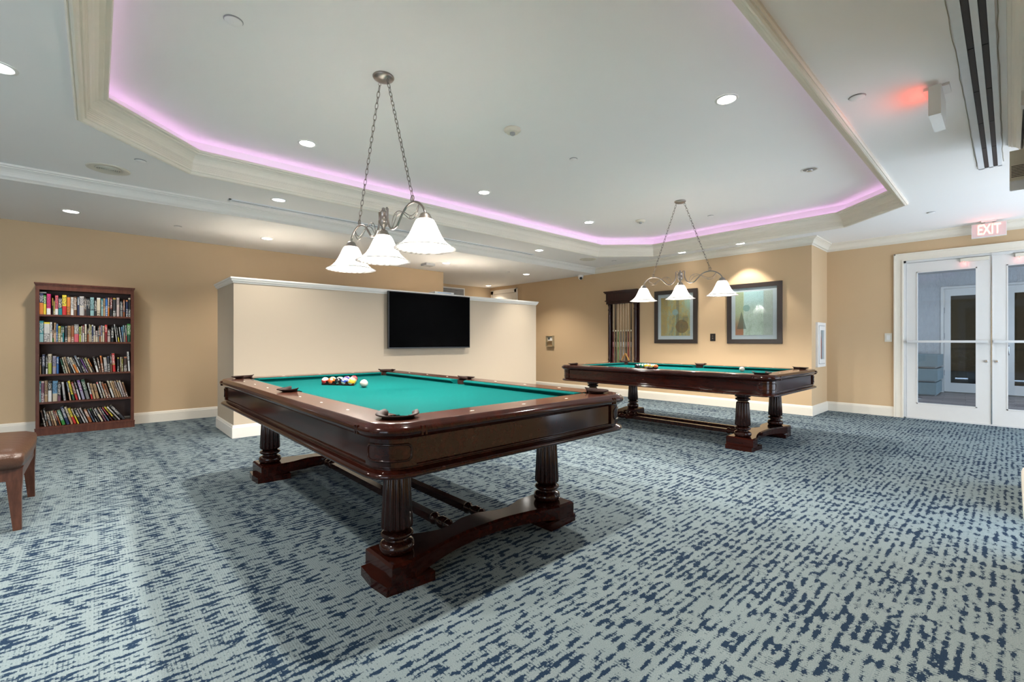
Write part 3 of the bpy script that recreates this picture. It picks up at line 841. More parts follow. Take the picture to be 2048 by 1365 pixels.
rack_set((5.00, 3.20), (.42, -.907), [8, 6, 1, 9, 5, 10, 14, 13, 12, 11, 4, 2, 15, 3, 7], ZC2, 'pool balls racked on the farther table', ('rack on the farther table', 'low dark triangle holding balls on the farther pool table'), mat=M_rackw)
ball(0, (1.428, 3.150, ZC1 + .0290), (0, 0, 0), 'white cue ball beside the triangle on the nearest table', 'cue balls')
ball(0, (5.40, 2.05, ZC2 + .0290), (0, 0, 0), 'ivory cue ball near the end of the farther table', 'cue balls')

# ------------------------------------------------------------------ pendant lamps over the tables
def catmull(P, n=6):
    out = []
    for i in range(len(P) - 1):
        p0 = Vector(P[max(0, i - 1)]); p1 = Vector(P[i]); p2 = Vector(P[i + 1]); p3 = Vector(P[min(len(P) - 1, i + 2)])
        for k in range(n):
            t = k / n
            out.append(.5 * ((2 * p1) + (p2 - p0) * t + (2 * p0 - 5 * p1 + 4 * p2 - p3) * t * t + (3 * p1 - p0 - 3 * p2 + p3) * t ** 3))
    out.append(Vector(P[-1])); return out
def billiard_lamp(x, y, label):
    """local y = along the bar, z from the ceiling root down"""
    root = thing('pendant_lamp', label, 'pendant lamp', (x, y, Z_TRAY), 0, 'three-shade pendant lamps over the tables')
    dz = -Z_TRAY
    m = MB(); m.lathe([(.066, 0), (.070, -.006), (.064, -.016), (.045, -.026), (.018, -.032), (.004, -.033)], 32)
    for s in (-1, 1): m.tube([(0, s * .052, -.018), (.010, s * .055, -.030), (0, s * .058, -.042), (-.010, s * .055, -.030)], .0022, 6, closed=True)
    m.done('canopy', M_nickel, root)
    zb = 1.860
    for s in (-1, 1):
        A = Vector((0, s * .056, -.040)); B = Vector((0, s * .375, 1.945 + dz)); D = B - A; n = 25
        u = D.normalized(); side = Vector((1, 0, 0)); w = u.cross(side)
        m = MB()
        for k in range(n):
            c = A + D * (k + .5) / n; v = side if k % 2 else w
            pts = []
            for j in range(10):
                a_ = 2 * pi * j / 10; pts.append(c + u * (.0235 * cos(a_)) + v * (.0095 * sin(a_)))
            m.tube(pts, .0020, 5, closed=True)
        m.tube([B + Vector((0, .020 * cos(2 * pi * j / 14), -.014 + .020 * sin(2 * pi * j / 14))) for j in range(14)], .0024, 6, closed=True)
        m.done('chain', M_nickel_d, root)
        # S-scroll arm
        P = [(.030, .075), (.046, .088), (.058, .078), (.057, .050), (.062, .005), (.085, -.042), (.125, -.068), (.180, -.062), (.225, -.022), (.262, .012), (.305, .036), (.350, .047), (.400, .046), (.450, .028), (.492, -.002), (.514, -.030), (.520, -.048)]
        pts = catmull([(0, s * p[0], zb + p[1] + dz) for p in P], 5)
        nP = len(pts); rad = [.0045 if i < nP * .12 else .0072 for i in range(nP)]
        m = MB().tube(pts, rad, 8)
        m.lathe([(.004, zb + .048 + dz), (.0055, zb + .052 + dz), (.004, zb + .056 + dz), (.006, zb + .062 + dz), (.0042, zb + .068 + dz), (.0060, zb + .074 + dz), (.003, zb + .080 + dz)], 10, 0, s * .375)
        arm = m.done('scroll_arm', M_nickel, root)
        for Q in ([(.118, -.062), (.122, -.020), (.150, .022), (.195, .033), (.245, .020), (.290, -.012), (.345, -.046), (.400, -.048), (.435, -.020), (.450, .020)],
                  [(.122, -.066), (.150, -.030), (.185, .002), (.230, .014), (.275, .010), (.320, -.014), (.365, -.030), (.410, -.018), (.445, .018)]):
            MB().tube(catmull([(0, s * p[0], zb + p[1] + dz) for p in Q], 5), .0026, 6).done('scroll_wire', M_nickel, arm)
        for (cy, cz) in ((.172, .020), (.352, -.036)):
            MB().tube([(0, s * cy + .0095 * cos(2 * pi * j / 12), zb + cz + dz + .0095 * sin(2 * pi * j / 12)) for j in range(12)], .0022, 6, closed=True).done('ring_ornament', M_nickel, arm)
    m = MB(); H = [(.004, .098), (.010, .094), (.012, .086), (.010, .082), (.030, .066), (.034, .060), (.030, .056), (.030, .012), (.034, .008), (.034, .002), (.028, -.010), (.022, -.022), (.012, -.034), (.012, -.062)]
    m.lathe([(r, zb + z + dz) for r, z in H], 24)
    m.done('hub', M_nickel, root)
    for s in (-1, 0, 1):
        yc = s * .520
        zt = zb - .050 + dz + (0 if s else -.005)
        MB().lathe([(.012, zt + .006), (.022, zt + .002), (.030, zt - .006), (.032, zt - .012), (.042, zt - .030), (.046, zt - .036), (.044, zt - .038)], 24, 0, yc).done('shade_holder', M_nickel, root)
        pr0 = [(.040, -.030), (.052, -.040), (.064, -.062), (.078, -.095), (.094, -.128), (.112, -.156), (.134, -.178), (.158, -.194), (.176, -.202)]
        inn = [(r - .004, z - .004) for r, z in pr0]; inn[-1] = (.174, -.205)
        prf = pr0 + [(.179, -.205)] + inn[::-1]
        m = MB().lathe([(r, zt + z) for r, z in prf], 48, 0, yc, cap=False, rf=lambda th, i: 1 + (.010 * sin(th * 12 + i * .9) if 3 < i < 8 or 10 < i < 15 else 0))
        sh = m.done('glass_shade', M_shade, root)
        MB().lathe([(.006, zt - .045), (.012, zt - .052), (.014, zt - .070), (.024, zt - .092), (.027, zt - .108), (.022, zt - .124), (.010, zt - .134), (.001, zt - .136)], 16, 0, yc, cap=False).done('bulb', M_bulb, sh)
        point('bulb_light', (0, yc, zt - .150), P_BULB, (1, .94, .86), .03, sh)
    return root
billiard_lamp(1.41, 2.812, 'three-shade nickel pendant lamp hanging over the nearest pool table')
billiard_lamp(5.42, 2.800, 'three-shade nickel pendant lamp hanging over the farther pool table')

# ------------------------------------------------------------------ bookcase and books
BX0, BX1, BYF, BYB, BZT = -.510, .350, 7.372, 7.595, 1.730
bc = thing('bookcase', 'tall cherry-brown bookcase full of books against the tan wall', 'bookcase', (0, 0, 0))
t = .030
for x in (BX0 + .004, BX1 - .004 - t):
    m = MB().box(x, x + t, BYF + .004, BYB, 0, BZT - .03); m.bevel(.0015, 1); m.done('side_panel', M_case, bc)
MB().box(BX0 + .02, BX1 - .02, BYB - .008, BYB, .05, BZT - .04).done('back_panel', M_case_in, bc)
m = MB().box(BX0 - .006, BX1 + .006, BYF - .014, BYB, BZT - .014, BZT); m.box(BX0, BX1, BYF - .006, BYB, BZT - .030, BZT - .014); m.box(BX0 + .004, BX1 - .004, BYF, BYB, BZT - .078, BZT - .030); m.bevel(.003, 2)
m.done('cornice', M_case, bc)
SHZ = [1.372, 1.058, .693, .376, .095]
for i, z in enumerate(SHZ):
    if i < 4:
        m = MB().box(BX0 + .034, BX1 - .034, BYF + .010, BYB - .008, z - .022, z - .0005); m.bevel(.0015, 1); m.done('shelf', M_case, bc)
m = MB().box(BX0 + .034, BX1 - .034, BYF + .008, BYB - .008, .07, .0945)
m.box(BX0 - .002, BX1 + .002, BYF - .010, BYF + .012, 0, .072); m.box(BX0 - .004, BX1 + .004, BYF - .014, BYF + .02, .072, .084); m.bevel(.003, 2)
m.done('plinth', M_case, bc)
BC = dict(navy=(.015, .025, .08), orange=(.62, .20, .03), green=(.03, .22, .03), yellow=(.75, .60, .04), magenta=(.62, .02, .16), white=(.70, .69, .66), gold=(.50, .32, .06),
          black=(.010, .010, .011), olive=(.28, .25, .05), coral=(.62, .11, .14), teal=(.01, .20, .23), red=(.50, .02, .02), offwhite=(.58, .56, .52), brown=(.17, .08, .04),
          cream=(.60, .52, .38), slate=(.10, .14, .20), lightgrey=(.45, .43, .42), darkbrown=(.045, .022, .016), charcoal=(.028, .028, .032), paleteal=(.26, .45, .46),
          grey=(.20, .20, .20), tan=(.42, .27, .14), peach=(.62, .40, .26), blue=(.03, .14, .40), darkred=(.20, .012, .012), palepink=(.48, .38, .35), rust=(.34, .10, .03),
          darkgreen=(.010, .07, .035), lime=(.40, .45, .06), lilac=(.30, .28, .38), skyblue=(.14, .32, .50), purple=(.16, .06, .24), plum=(.16, .06, .09), seagreen=(.08, .22, .15), terracotta=(.36, .14, .07))
CN = {k: k for k in BC}
CN.update(offwhite='off-white', lightgrey='light grey', darkbrown='dark brown', paleteal='pale teal', darkred='dark red', palepink='pale pink', darkgreen='dark green', skyblue='sky blue', seagreen='sea green')
def bookmat(c): return plain('cover_' + c, BC[c], .38, var=.12, nscale=30)
def title_mat(cname):
    key = 'title_' + cname
    if key in _pc: return _pc[key]
    m, nt, b = new_mat(key)
    co = texco(nt)
    f = noise(nt, mapping(nt, co, (160, 1, 95)), 1, 2, .7)
    c = BC[cname]; lum = sum(c) / 3
    ink = (.75, .72, .66) if lum < .22 else (.03, .03, .04)
    lk(nt, mixc(nt, smooth(nt, f, .50, .56), c, ink), b.inputs['Base Color']); b.inputs['Roughness'].default_value = .4
    _pc[key] = m; return m
M_pages = plain('book_pages', (.62, .56, .44), .8)
BOOKS = """-0.477,0.032,0.239,0,navy,orange -0.443,0.019,0.22,0,green,yellow -0.418,0.031,0.236,0,magenta,white -0.375,0.008,0.191,0,gold,black -0.365,0.013,0.167,0,olive,black -0.351,0.025,0.223,0,coral,white -0.323,0.03,0.2,0,black,teal -0.292,0.035,0.23,0,yellow,red -0.253,0.028,0.225,0,orange,black -0.221,0.023,0.21,0,offwhite,white -0.197,0.025,0.218,0,brown,cream -0.165,0.016,0.214,0,slate,navy -0.147,0.038,0.226,0,lightgrey,cream -0.107,0.017,0.211,0,darkbrown,brown -0.088,0.013,0.203,0,charcoal,slate -0.072,0.012,0.204,0,black,charcoal -0.055,0.034,0.219,0,paleteal,black -0.017,0.018,0.194,0,black,grey 0.004,0.032,0.218,0,cream,white 0.043,0.016,0.208,0,teal,paleteal 0.062,0.017,0.212,0,tan,peach 0.081,0.019,0.223,0,blue,navy 0.103,0.014,0.225,0,peach,orange 0.125,0.016,0.226,0,darkred,black 0.149,0.027,0.224,0,charcoal,gold 0.183,0.026,0.23,0,palepink,cream 0.217,0.022,0.192,0,black,grey 0.246,0.014,0.207,0,rust,blue 0.27,0.019,0.205,0,navy,orange 0.293,0.021,0.233,0,black,cream
-0.476,0.031,0.24,0,teal,paleteal -0.44,0.046,0.226,0,offwhite,yellow -0.391,0.016,0.227,0,white,cream -0.373,0.01,0.142,0,brown,green -0.361,0.017,0.222,0,tan,peach -0.342,0.013,0.213,0,blue,slate -0.326,0.021,0.183,0,olive,yellow -0.302,0.012,0.186,0,darkgreen,white -0.29,0.012,0.185,0,darkgreen,teal -0.27,0.02,0.184,0,charcoal,grey -0.247,0.026,0.189,0,tan,peach -0.217,0.022,0.194,0,rust,brown -0.192,0.037,0.208,0,grey,coral -0.15,0.015,0.18,0,lime,white -0.134,0.012,0.19,0,cream,offwhite -0.119,0.011,0.2,0,darkred,white -0.102,0.016,0.211,0,cream,white -0.081,0.013,0.166,0,darkbrown,rust -0.066,0.009,0.211,0,cream,yellow -0.054,0.012,0.201,0,olive,cream -0.041,0.013,0.205,0,navy,white -0.026,0.016,0.192,0,offwhite,cream -0.007,0.019,0.135,0,palepink,cream 0.013,0.011,0.187,0,black,grey 0.026,0.011,0.194,0,rust,blue 0.039,0.014,0.2,0,lilac,cream 0.056,0.015,0.194,0,cream,gold 0.075,0.022,0.208,0,red,darkred 0.1,0.026,0.159,0,darkbrown,palepink 0.134,0.022,0.189,0,black,white 0.182,0.008,0.217,6,white,brown 0.2,0.01,0.192,7,black,yellow 0.223,0.009,0.182,6,white,lilac 0.239,0.012,0.185,4,skyblue,slate 0.254,0.011,0.205,3,paleteal,cream 0.272,0.008,0.206,2,white,red 0.283,0.031,0.226,0,green,darkgreen
-0.473,0.01,0.189,0,darkbrown,tan -0.454,0.021,0.223,0,navy,black -0.425,0.014,0.207,0,black,white -0.409,0.029,0.226,0,cream,lime -0.371,0.028,0.202,0,lilac,gold -0.34,0.018,0.193,0,blue,navy -0.277,0.014,0.177,12,darkgreen,black -0.257,0.012,0.189,12,cream,olive -0.237,0.014,0.193,13,tan,brown -0.216,0.012,0.19,15,black,charcoal -0.195,0.011,0.198,18,white,offwhite -0.176,0.02,0.19,20,cream,orange -0.151,0.01,0.193,19,black,white -0.131,0.017,0.21,18,slate,charcoal -0.108,0.018,0.188,19,black,lightgrey -0.083,0.011,0.184,20,purple,black -0.065,0.011,0.183,20,black,brown -0.048,0.017,0.182,19,olive,cream -0.023,0.01,0.171,19,orange,black 0.003,0.019,0.186,12,black,white 0.029,0.014,0.171,9,brown,offwhite 0.049,0.017,0.198,6,rust,orange 0.074,0.027,0.176,4,lightgrey,cream 0.105,0.02,0.187,3,charcoal,navy 0.129,0.014,0.207,2,black,brown 0.149,0.025,0.224,3,red,lime 0.19,0.015,0.172,0,black,yellow 0.216,0.011,0.176,0,cream,brown 0.23,0.013,0.172,0,olive,black 0.251,0.03,0.179,0,darkbrown,rust 0.292,0.016,0.242,3,white,black 0.31,0.01,0.237,1,grey,lightgrey
-0.48,0.016,0.238,0,teal,paleteal -0.462,0.024,0.237,0,plum,palepink -0.436,0.025,0.241,0,tan,cream -0.407,0.028,0.233,0,black,white -0.372,0.041,0.235,0,skyblue,cream -0.329,0.024,0.213,0,black,plum -0.28,0.018,0.216,5,lightgrey,white -0.23,0.012,0.214,11,slate,peach -0.205,0.018,0.229,12,yellow,darkgreen -0.177,0.018,0.215,12,darkred,red -0.15,0.014,0.23,12,black,white -0.123,0.024,0.232,12,purple,lilac -0.087,0.028,0.238,12,darkgreen,grey -0.045,0.014,0.195,11,white,red -0.025,0.019,0.184,11,tan,peach 0.001,0.025,0.178,11,tan,rust 0.046,0.014,0.2,15,offwhite,coral 0.071,0.014,0.206,14,white,cream 0.093,0.017,0.195,15,rust,brown 0.116,0.016,0.178,15,brown,rust 0.147,0.017,0.211,15,cream,white 0.171,0.018,0.21,15,tan,cream 0.195,0.016,0.209,16,tan,peach 0.216,0.013,0.207,16,palepink,tan 0.235,0.014,0.21,15,lightgrey,tan 0.255,0.015,0.208,15,palepink,cream 0.275,0.016,0.184,14,brown,tan 0.309,0.008,0.251,12,white,lightgrey
-0.438,0.014,0.184,10,darkbrown,brown -0.417,0.013,0.204,9,charcoal,brown -0.397,0.018,0.163,11,brown,grey -0.372,0.014,0.168,11,tan,brown -0.351,0.015,0.172,12,cream,tan -0.329,0.01,0.179,13,darkred,black -0.312,0.011,0.173,14,rust,orange -0.291,0.026,0.177,15,seagreen,green -0.254,0.024,0.214,15,navy,slate -0.22,0.018,0.212,16,cream,tan -0.194,0.021,0.194,17,yellow,red -0.162,0.012,0.187,18,cream,yellow -0.14,0.02,0.181,18,black,olive -0.108,0.013,0.184,20,palepink,lightgrey -0.085,0.013,0.19,20,lightgrey,white -0.061,0.024,0.165,19,terracotta,rust -0.025,0.014,0.166,20,slate,plum -0.001,0.011,0.173,20,black,green 0.021,0.011,0.176,21,charcoal,black 0.045,0.018,0.172,23,lightgrey,cream 0.076,0.015,0.182,23,brown,plum 0.104,0.012,0.178,25,navy,slate 0.137,0.01,0.188,29,coral,black 0.169,0.015,0.197,32,yellow,black 0.205,0.014,0.203,35,lightgrey,white 0.241,0.026,0.214,35,charcoal,grey"""
ORD = ['first', 'second', 'third', 'fourth', 'fifth', 'sixth', 'seventh', 'eighth', 'ninth', 'tenth', 'eleventh', 'twelfth', 'thirteenth', 'fourteenth', 'fifteenth', 'sixteenth', 'seventeenth', 'eighteenth', 'nineteenth', 'twentieth']
def ordn(i, n):
    if i < 20: return ORD[i] + ' from the left'
    j = n - 1 - i
    return (ORD[j] + ' from the right') if j > 0 else 'last on the right'
SHN = ['top shelf', 'second shelf', 'middle shelf', 'fourth shelf', 'bottom shelf']
rb = random.Random(11)
for row, line in enumerate(BOOKS.strip().split('\n')):
    items = [q.split(',') for q in line.split()]
    n = len(items); prev_end = -9; prev_th = 0; zsh = SHZ[row]
    geo = []
    for it in items:
        x, w, h, th = map(float, it[:4]); geo.append([x, w, h, th, it[4], it[5]])
    for i, (x, w, h, th, ca_, cb_) in enumerate(geo):
        # keep neighbours from cutting into each other at shelf level and along the spines
        if i:
            px, pw, ph, pth = prev
            right_foot = px + pw / cos(radians(pth)) + .0006
            if pth == 0 and th > 0:           # first leaning book rests its top on the upright one
                need = px + pw + h * sin(radians(th)) + .0008
                if x < need:
                    sl = max(0, (x - px - pw - .0008)) / h
                    x = max(x, px + pw + .001); 
                    if sl < sin(radians(th)): x = min(need, x + .03); th = math.degrees(math.asin(min(.6, max(0, (x - px - pw - .0008) / h))))
            elif th > pth + .01:
                th = max(pth, min(th, pth + 3)); hh = min(h, ph)
                x = max(x, right_foot + hh * (math.tan(radians(th)) - math.tan(radians(pth))))
            x = max(x, right_foot)
        if x + w > BX1 - .036: w = max(.008, BX1 - .037 - x)
        if x + w > BX1 - .034: continue
        prev = (x, w, h, th)
        dep = min(.175, .10 + h * .30 + rb.uniform(-.008, .008)); yf = 7.398 + rb.uniform(-.006, .012) + (.012 if h < .17 else 0)
        m = MB()
        c = .0016
        split = rb.choice((.30, .38, .45, .55))
        zs = [0, h * split, h * (split + .04), h * .92, h]
        mats_i = [1, 0, 2, 0]
        if rb.random() < .35: mats_i = [0, 1, 2, 0]
        if rb.random() < .25: mats_i = [2, 0, 0, 1]
        # rounded spine cross-section, swept up in bands
        sp = [(0, dep), (0, .004), (w * .18, .0008), (w * .5, 0), (w * .82, .0008), (w, .004), (w, dep)]
        rws = [[m.bm.verts.new((px_, py_, z)) for px_, py_ in sp] for z in zs]
        for j in range(4):
            for k in range(6):
                f = m.bm.faces.new((rws[j][k], rws[j][k + 1], rws[j + 1][k + 1], rws[j + 1][k]))
                f.material_index = mats_i[j] if 1 <= k <= 4 else 0
        m.bm.faces.new(rws[0]); m.bm.faces.new(rws[-1]).material_index = 3
        m.bm.faces.new([r[0] for r in rws] + [r[-1] for r in rws[::-1]]).material_index = 3
        o = m.done('book', [bookmat(ca_), bookmat(cb_), title_mat(ca_), M_pages])
        o.location = (x, yf, zsh + .0004); o.rotation_euler = (0, -radians(th), 0)
        size = 'thin' if w < .017 else ('thick' if w > .03 else 'slim' if w < .022 else 'medium')
        pose = 'leaning' if th > 4 else 'upright'
        tag(o, '%s %s %s and %s book, %s, %s' % (size, pose, CN[ca_], CN[cb_], SHN[row], ordn(i, n)), 'book', 'books on the %s of the bookcase' % SHN[row])
# small booklets lying on top of the upright books
for (x, y, z, w, c, lab) in ((-.478, 7.41, SHZ[0] + .2425, .055, 'offwhite', 'pale paperback lying flat on the tall navy book at the top left'), (.262, 7.42, SHZ[0] + .192, .038, 'charcoal', 'small dark paperback lying on books at the top right')):
    m = MB().box(x, x + w, y, y + .12, z, z + .014); o = m.done('book', [bookmat(c)]); tag(o, lab, 'book', 'paperbacks lying on other books')

# ------------------------------------------------------------------ television on the half wall
tv = thing('television', 'large black flat television mounted on the cream half wall', 'television', (3.605, PY0, 0))
m = MB().box(-.687, .687, -.085, -.045, .967, 1.752); m.bevel(.004, 2); m.done('housing', M_black, tv)
MB().box(-.677, .677, -.0862, -.084, .982, 1.742).done('screen', M_screen, tv)
m = MB().box(-.36, .36, -.046, -.0005, 1.15, 1.52); m.done('wall_bracket', M_black, tv)
sb = thing('conference_speaker', 'small white box sitting on top of the half wall above the television', 'electronics', (3.86, 5.80, PZ + .040))
m = MB().box(-.17, .17, -.07, .09, 0.004, .030); m.bevel(.008, 3); m.done('body', M_white, sb)
MB().box(-.15, .15, -.065, .085, 0, .004).done('base', M_grey, sb); MB().box(-.12, .12, -.0712, -.069, .010, .022).done('front_strip', plain('pale_blue_plastic', (.35, .45, .60), .3), sb)

# ------------------------------------------------------------------ framed prints
def art_mat(kind):
    m, nt, b = new_mat('abstract_print_' + kind)
    co = texco(nt); sep = N(nt, 'ShaderNodeSeparateXYZ'); lk(nt, co, sep.inputs[0])
    u, v = sep.outputs['Y'], sep.outputs['Z']          # u grows to the left of the picture
    st = noise(nt, mapping(nt, co, (1, 13, 1.6)), 1, 4, .6); bl = noise(nt, mapping(nt, co, (1, 14, 14)), 1, 5, .7); fine = noise(nt, mapping(nt, co, (1, 90, 90)), 1, 3)
    def circ(cu, cv, r):
        a = mathn(nt, 'POWER', mathn(nt, 'ABSOLUTE', mathn(nt, 'SUBTRACT', u, cu)), 2.0); c = mathn(nt, 'POWER', mathn(nt, 'ABSOLUTE', mathn(nt, 'SUBTRACT', v, cv)), 2.0)
        return mathn(nt, 'LESS_THAN', mathn(nt, 'SQRT', mathn(nt, 'ADD', a, c)), r)
    def band(x, a, bb):
        return mathn(nt, 'MULTIPLY', mathn(nt, 'GREATER_THAN', x, a), mathn(nt, 'LESS_THAN', x, bb))
    if kind == 'amber':
        c = ramp(nt, mathn(nt, 'ADD', mathn(nt, 'MULTIPLY', st, .6), mathn(nt, 'MULTIPLY', bl, .4)), [(.32, (.20, .15, .08)), (.42, (.40, .38, .24)), (.50, (.66, .44, .15)), (.57, (.46, .50, .34)), (.66, (.68, .34, .06))])
        c = mixc(nt, mathn(nt, 'MULTIPLY', band(u, -.075, -.02), .55), c, (.13, .12, .10))
        c = mixc(nt, mathn(nt, 'MULTIPLY', smooth(nt, u, .09, .2), .6), c, (.55, .34, .10))
        c = mixc(nt, mathn(nt, 'MULTIPLY', mathn(nt, 'MULTIPLY', smooth(nt, v, .02, .2), smooth(nt, mathn(nt, 'MULTIPLY', u, -1), .12, .24)), .7), c, (.42, .62, .50))
        c = mixc(nt, mathn(nt, 'MULTIPLY', circ(-.125, -.175, .115), .75), c, (.26, .14, .06))
        c = mixc(nt, mathn(nt, 'MULTIPLY', circ(.0, .075, .055), .85), c, (.36, .48, .46))
        ln = mathn(nt, 'GREATER_THAN', mathn(nt, 'SINE', mathn(nt, 'MULTIPLY', v, 420)), .2)
        bx = mathn(nt, 'MULTIPLY', band(u, -.235, -.135), band(v, -.09, .0)); c = mixc(nt, mathn(nt, 'MULTIPLY', mathn(nt, 'MULTIPLY', ln, bx), .7), c, (.06, .12, .15))
    else:
        c = ramp(nt, mathn(nt, 'ADD', mathn(nt, 'MULTIPLY', st, .5), mathn(nt, 'MULTIPLY', bl, .5)), [(.30, (.40, .46, .36)), (.45, (.62, .68, .54)), (.55, (.70, .76, .64)), (.70, (.58, .52, .44))])
        c = mixc(nt, mathn(nt, 'MULTIPLY', mathn(nt, 'MULTIPLY', smooth(nt, v, .0, .28), .8), band(u, -.15, .14)), c, (.55, .74, .74))
        lft = mathn(nt, 'GREATER_THAN', u, .150)
        c = mixc(nt, mathn(nt, 'MULTIPLY', lft, .7), c, (.50, .50, .24))
        c = mixc(nt, mathn(nt, 'MULTIPLY', mathn(nt, 'MULTIPLY', lft, smooth(nt, mathn(nt, 'MULTIPLY', v, -1), -.05, .3)), .9), c, (.52, .17, .08))
        tri = mathn(nt, 'LESS_THAN', mathn(nt, 'ADD', mathn(nt, 'MULTIPLY', mathn(nt, 'ABSOLUTE', mathn(nt, 'SUBTRACT', u, .178)), 4.0), v), .04)
        c = mixc(nt, mathn(nt, 'MULTIPLY', mathn(nt, 'MULTIPLY', tri, mathn(nt, 'GREATER_THAN', v, -.24)), .7), c, (.13, .15, .11))
        c = mixc(nt, mathn(nt, 'MULTIPLY', mathn(nt, 'LESS_THAN', u, -.14), .5), c, (.45, .42, .38))
        c = mixc(nt, mathn(nt, 'MULTIPLY', circ(.105, .085, .052), .7), c, (.26, .44, .38))
    c = mixc(nt, mathn(nt, 'MULTIPLY', smooth(nt, fine, .52, .62), .25), c, (.10, .10, .07))
    lk(nt, c, b.inputs['Base Color']); b.inputs['Roughness'].default_value = .6
    return m
M_mat = plain('grey_mat_board', (.62, .62, .63), .8, var=.01)
def picture(y0, y1, z0, z1, kind, label):
    yc, zc = (y0 + y1) / 2, (z0 + z1) / 2; hw, hh = (y1 - y0) / 2, (z1 - z0) / 2
    r = thing('framed_print', label, 'picture', (XB, yc, zc), 0, 'framed abstract prints on the back wall')
    fw = .068
    m = MB()
    for q in ((-hw, -hw + fw, -hh, hh), (hw - fw, hw, -hh, hh), (-hw + fw, hw - fw, -hh, -hh + fw), (-hw + fw, hw - fw, hh - fw, hh)): m.box(-.032, -.001, *q)
    m.done('frame', M_frame, r)
    MB().box(-.016, -.010, -hw + fw - .01, hw - fw + .01, -hh + fw - .01, hh - fw + .01).done('mat_board', M_mat, r)
    e = fw + .060
    MB().box(-.0185, -.0155, -hw + e, hw - e, -hh + e + .005, hh - e - .0).done('print', art_mat(kind), r)
    MB().box(-.0225, -.0205, -hw + fw - .004, hw - fw + .004, -hh + fw - .004, hh - fw + .004).done('glass', M_glass, r)
picture(3.575, 4.372, 1.030, 1.968, 'amber', 'framed abstract print in amber and brown tones with a large circle, left of the pair')
picture(2.282, 3.080, 1.030, 1.968, 'green', 'framed pale green abstract print with a dark triangle, right of the pair')
def plate(name, label, cat, x, y, z, w, h, mat, col2=None):
    r = thing(name, label, cat, (x, y, z)); m = MB().box(-.008, -.0005, -w / 2, w / 2, -h / 2, h / 2); m.bevel(.002, 2); m.done('cover_plate', mat, r); return r
o = plate('outlet_plate', 'black wall outlet plate between the two framed prints', 'wall plate', XB, 3.318, 1.130, .085, .122, M_black)
MB().box(-.012, -.008, -.022, .022, -.040, .040).done('insert', plain('dark_bronze_plastic', (.03, .022, .018), .3), o)
for z in (-.018, .022): MB().lathe([(.008, -.012), (.008, -.0145), (.004, -.015)], 12, 0, z, 'x').done('jack', M_nickel_d, o)
o = plate('light_switch', 'white light switch plate beside the glazed double door', 'switch', XD, 1.172, 1.120, .080, .122, M_offw)
m = MB().box(-.014, -.008, -.020, .020, -.034, .034); m.bevel(.002, 2); m.done('rocker', M_white, o)
# thermostat with its clear guard
o = thing('thermostat', 'small white thermostat in a clear guard box on the tan back wall', 'thermostat', (XB, 6.95, 1.11))
m = MB().box(-.025, -.001, -.06, .075, -.035, .055); m.bevel(.005, 2); m.done('body', M_white, o)
MB().box(-.027, -.0245, .015, .060, -.012, .040).done('display', plain('display_dark', (.03, .04, .03), .3), o)
m = MB()
for a, b in ((-.10, -.092), (.102, .110)): m.box(-.06, -.0005, a, b, -.165, .075)
m.box(-.06, -.0005, -.10, .11, .067, .075); m.box(-.06, -.0005, -.10, .11, -.165, -.157); m.box(-.06, -.0005, -.10, .11, -.060, -.055)
m.done('guard', plain('clear_guard', (.46, .38, .24), .2), o)
# recessed white cabinet on the short return wall
o = thing('extinguisher_cabinet', 'white recessed fire extinguisher cabinet on the short return wall', 'cabinet', (7.931, YCOL, 1.015))
m = MB()
for q in ((-.21, -.165, -.327, .327), (.165, .21, -.327, .327), (-.165, .165, -.327, -.285), (-.165, .165, .285, .327)): m.box(q[0], q[1], -.028, -.0005, q[2], q[3])
m.done('frame', M_white, o)
m = MB().box(-.165, .165, -.012, -.0008, -.285, .285); m.done('back_panel', M_grey, o)
m = MB()
for q in ((-.155, -.095, -.275, .275), (.095, .155, -.275, .275), (-.095, .095, -.275, -.215), (-.095, .095, .215, .275)): m.box(q[0], q[1], -.036, -.012, q[2], q[3])
m.done('door', M_white, o)
MB().box(-.095, .095, -.022, -.018, -.215, .215).done('glass_pane', M_glass, o)
MB().lathe([(.045, -.20), (.050, -.18), (.050, .06), (.030, .11), (.012, .13), (.012, .16)], 16, 0, 0).xf(Matrix.Translation((.0, -.0125, 0)) @ Matrix.Diagonal((1, .10, 1, 1))).done('extinguisher', plain('extinguisher_red', (.45, .02, .015), .3), o)
# dome camera
o = thing('dome_camera', 'small white dome camera at the low ceiling above the tan back wall', 'camera', (7.44, 6.03, Z_LOW))
MB().lathe([(.062, -.0005), (.062, -.020), (.054, -.034), (.050, -.060), (.030, -.092), (.001, -.100)], 24, cap=False).done('housing', M_white, o)
MB().lathe([(.030, 0), (.028, .012), (.015, .024), (.001, .027)], 16, cap=False).xf(Matrix.Translation((-.026, -.028, -.068)) @ Matrix.Rotation(radians(47), 4, 'Z') @ Matrix.Rotation(radians(-110), 4, 'Y')).done('lens_ball', M_black, o)

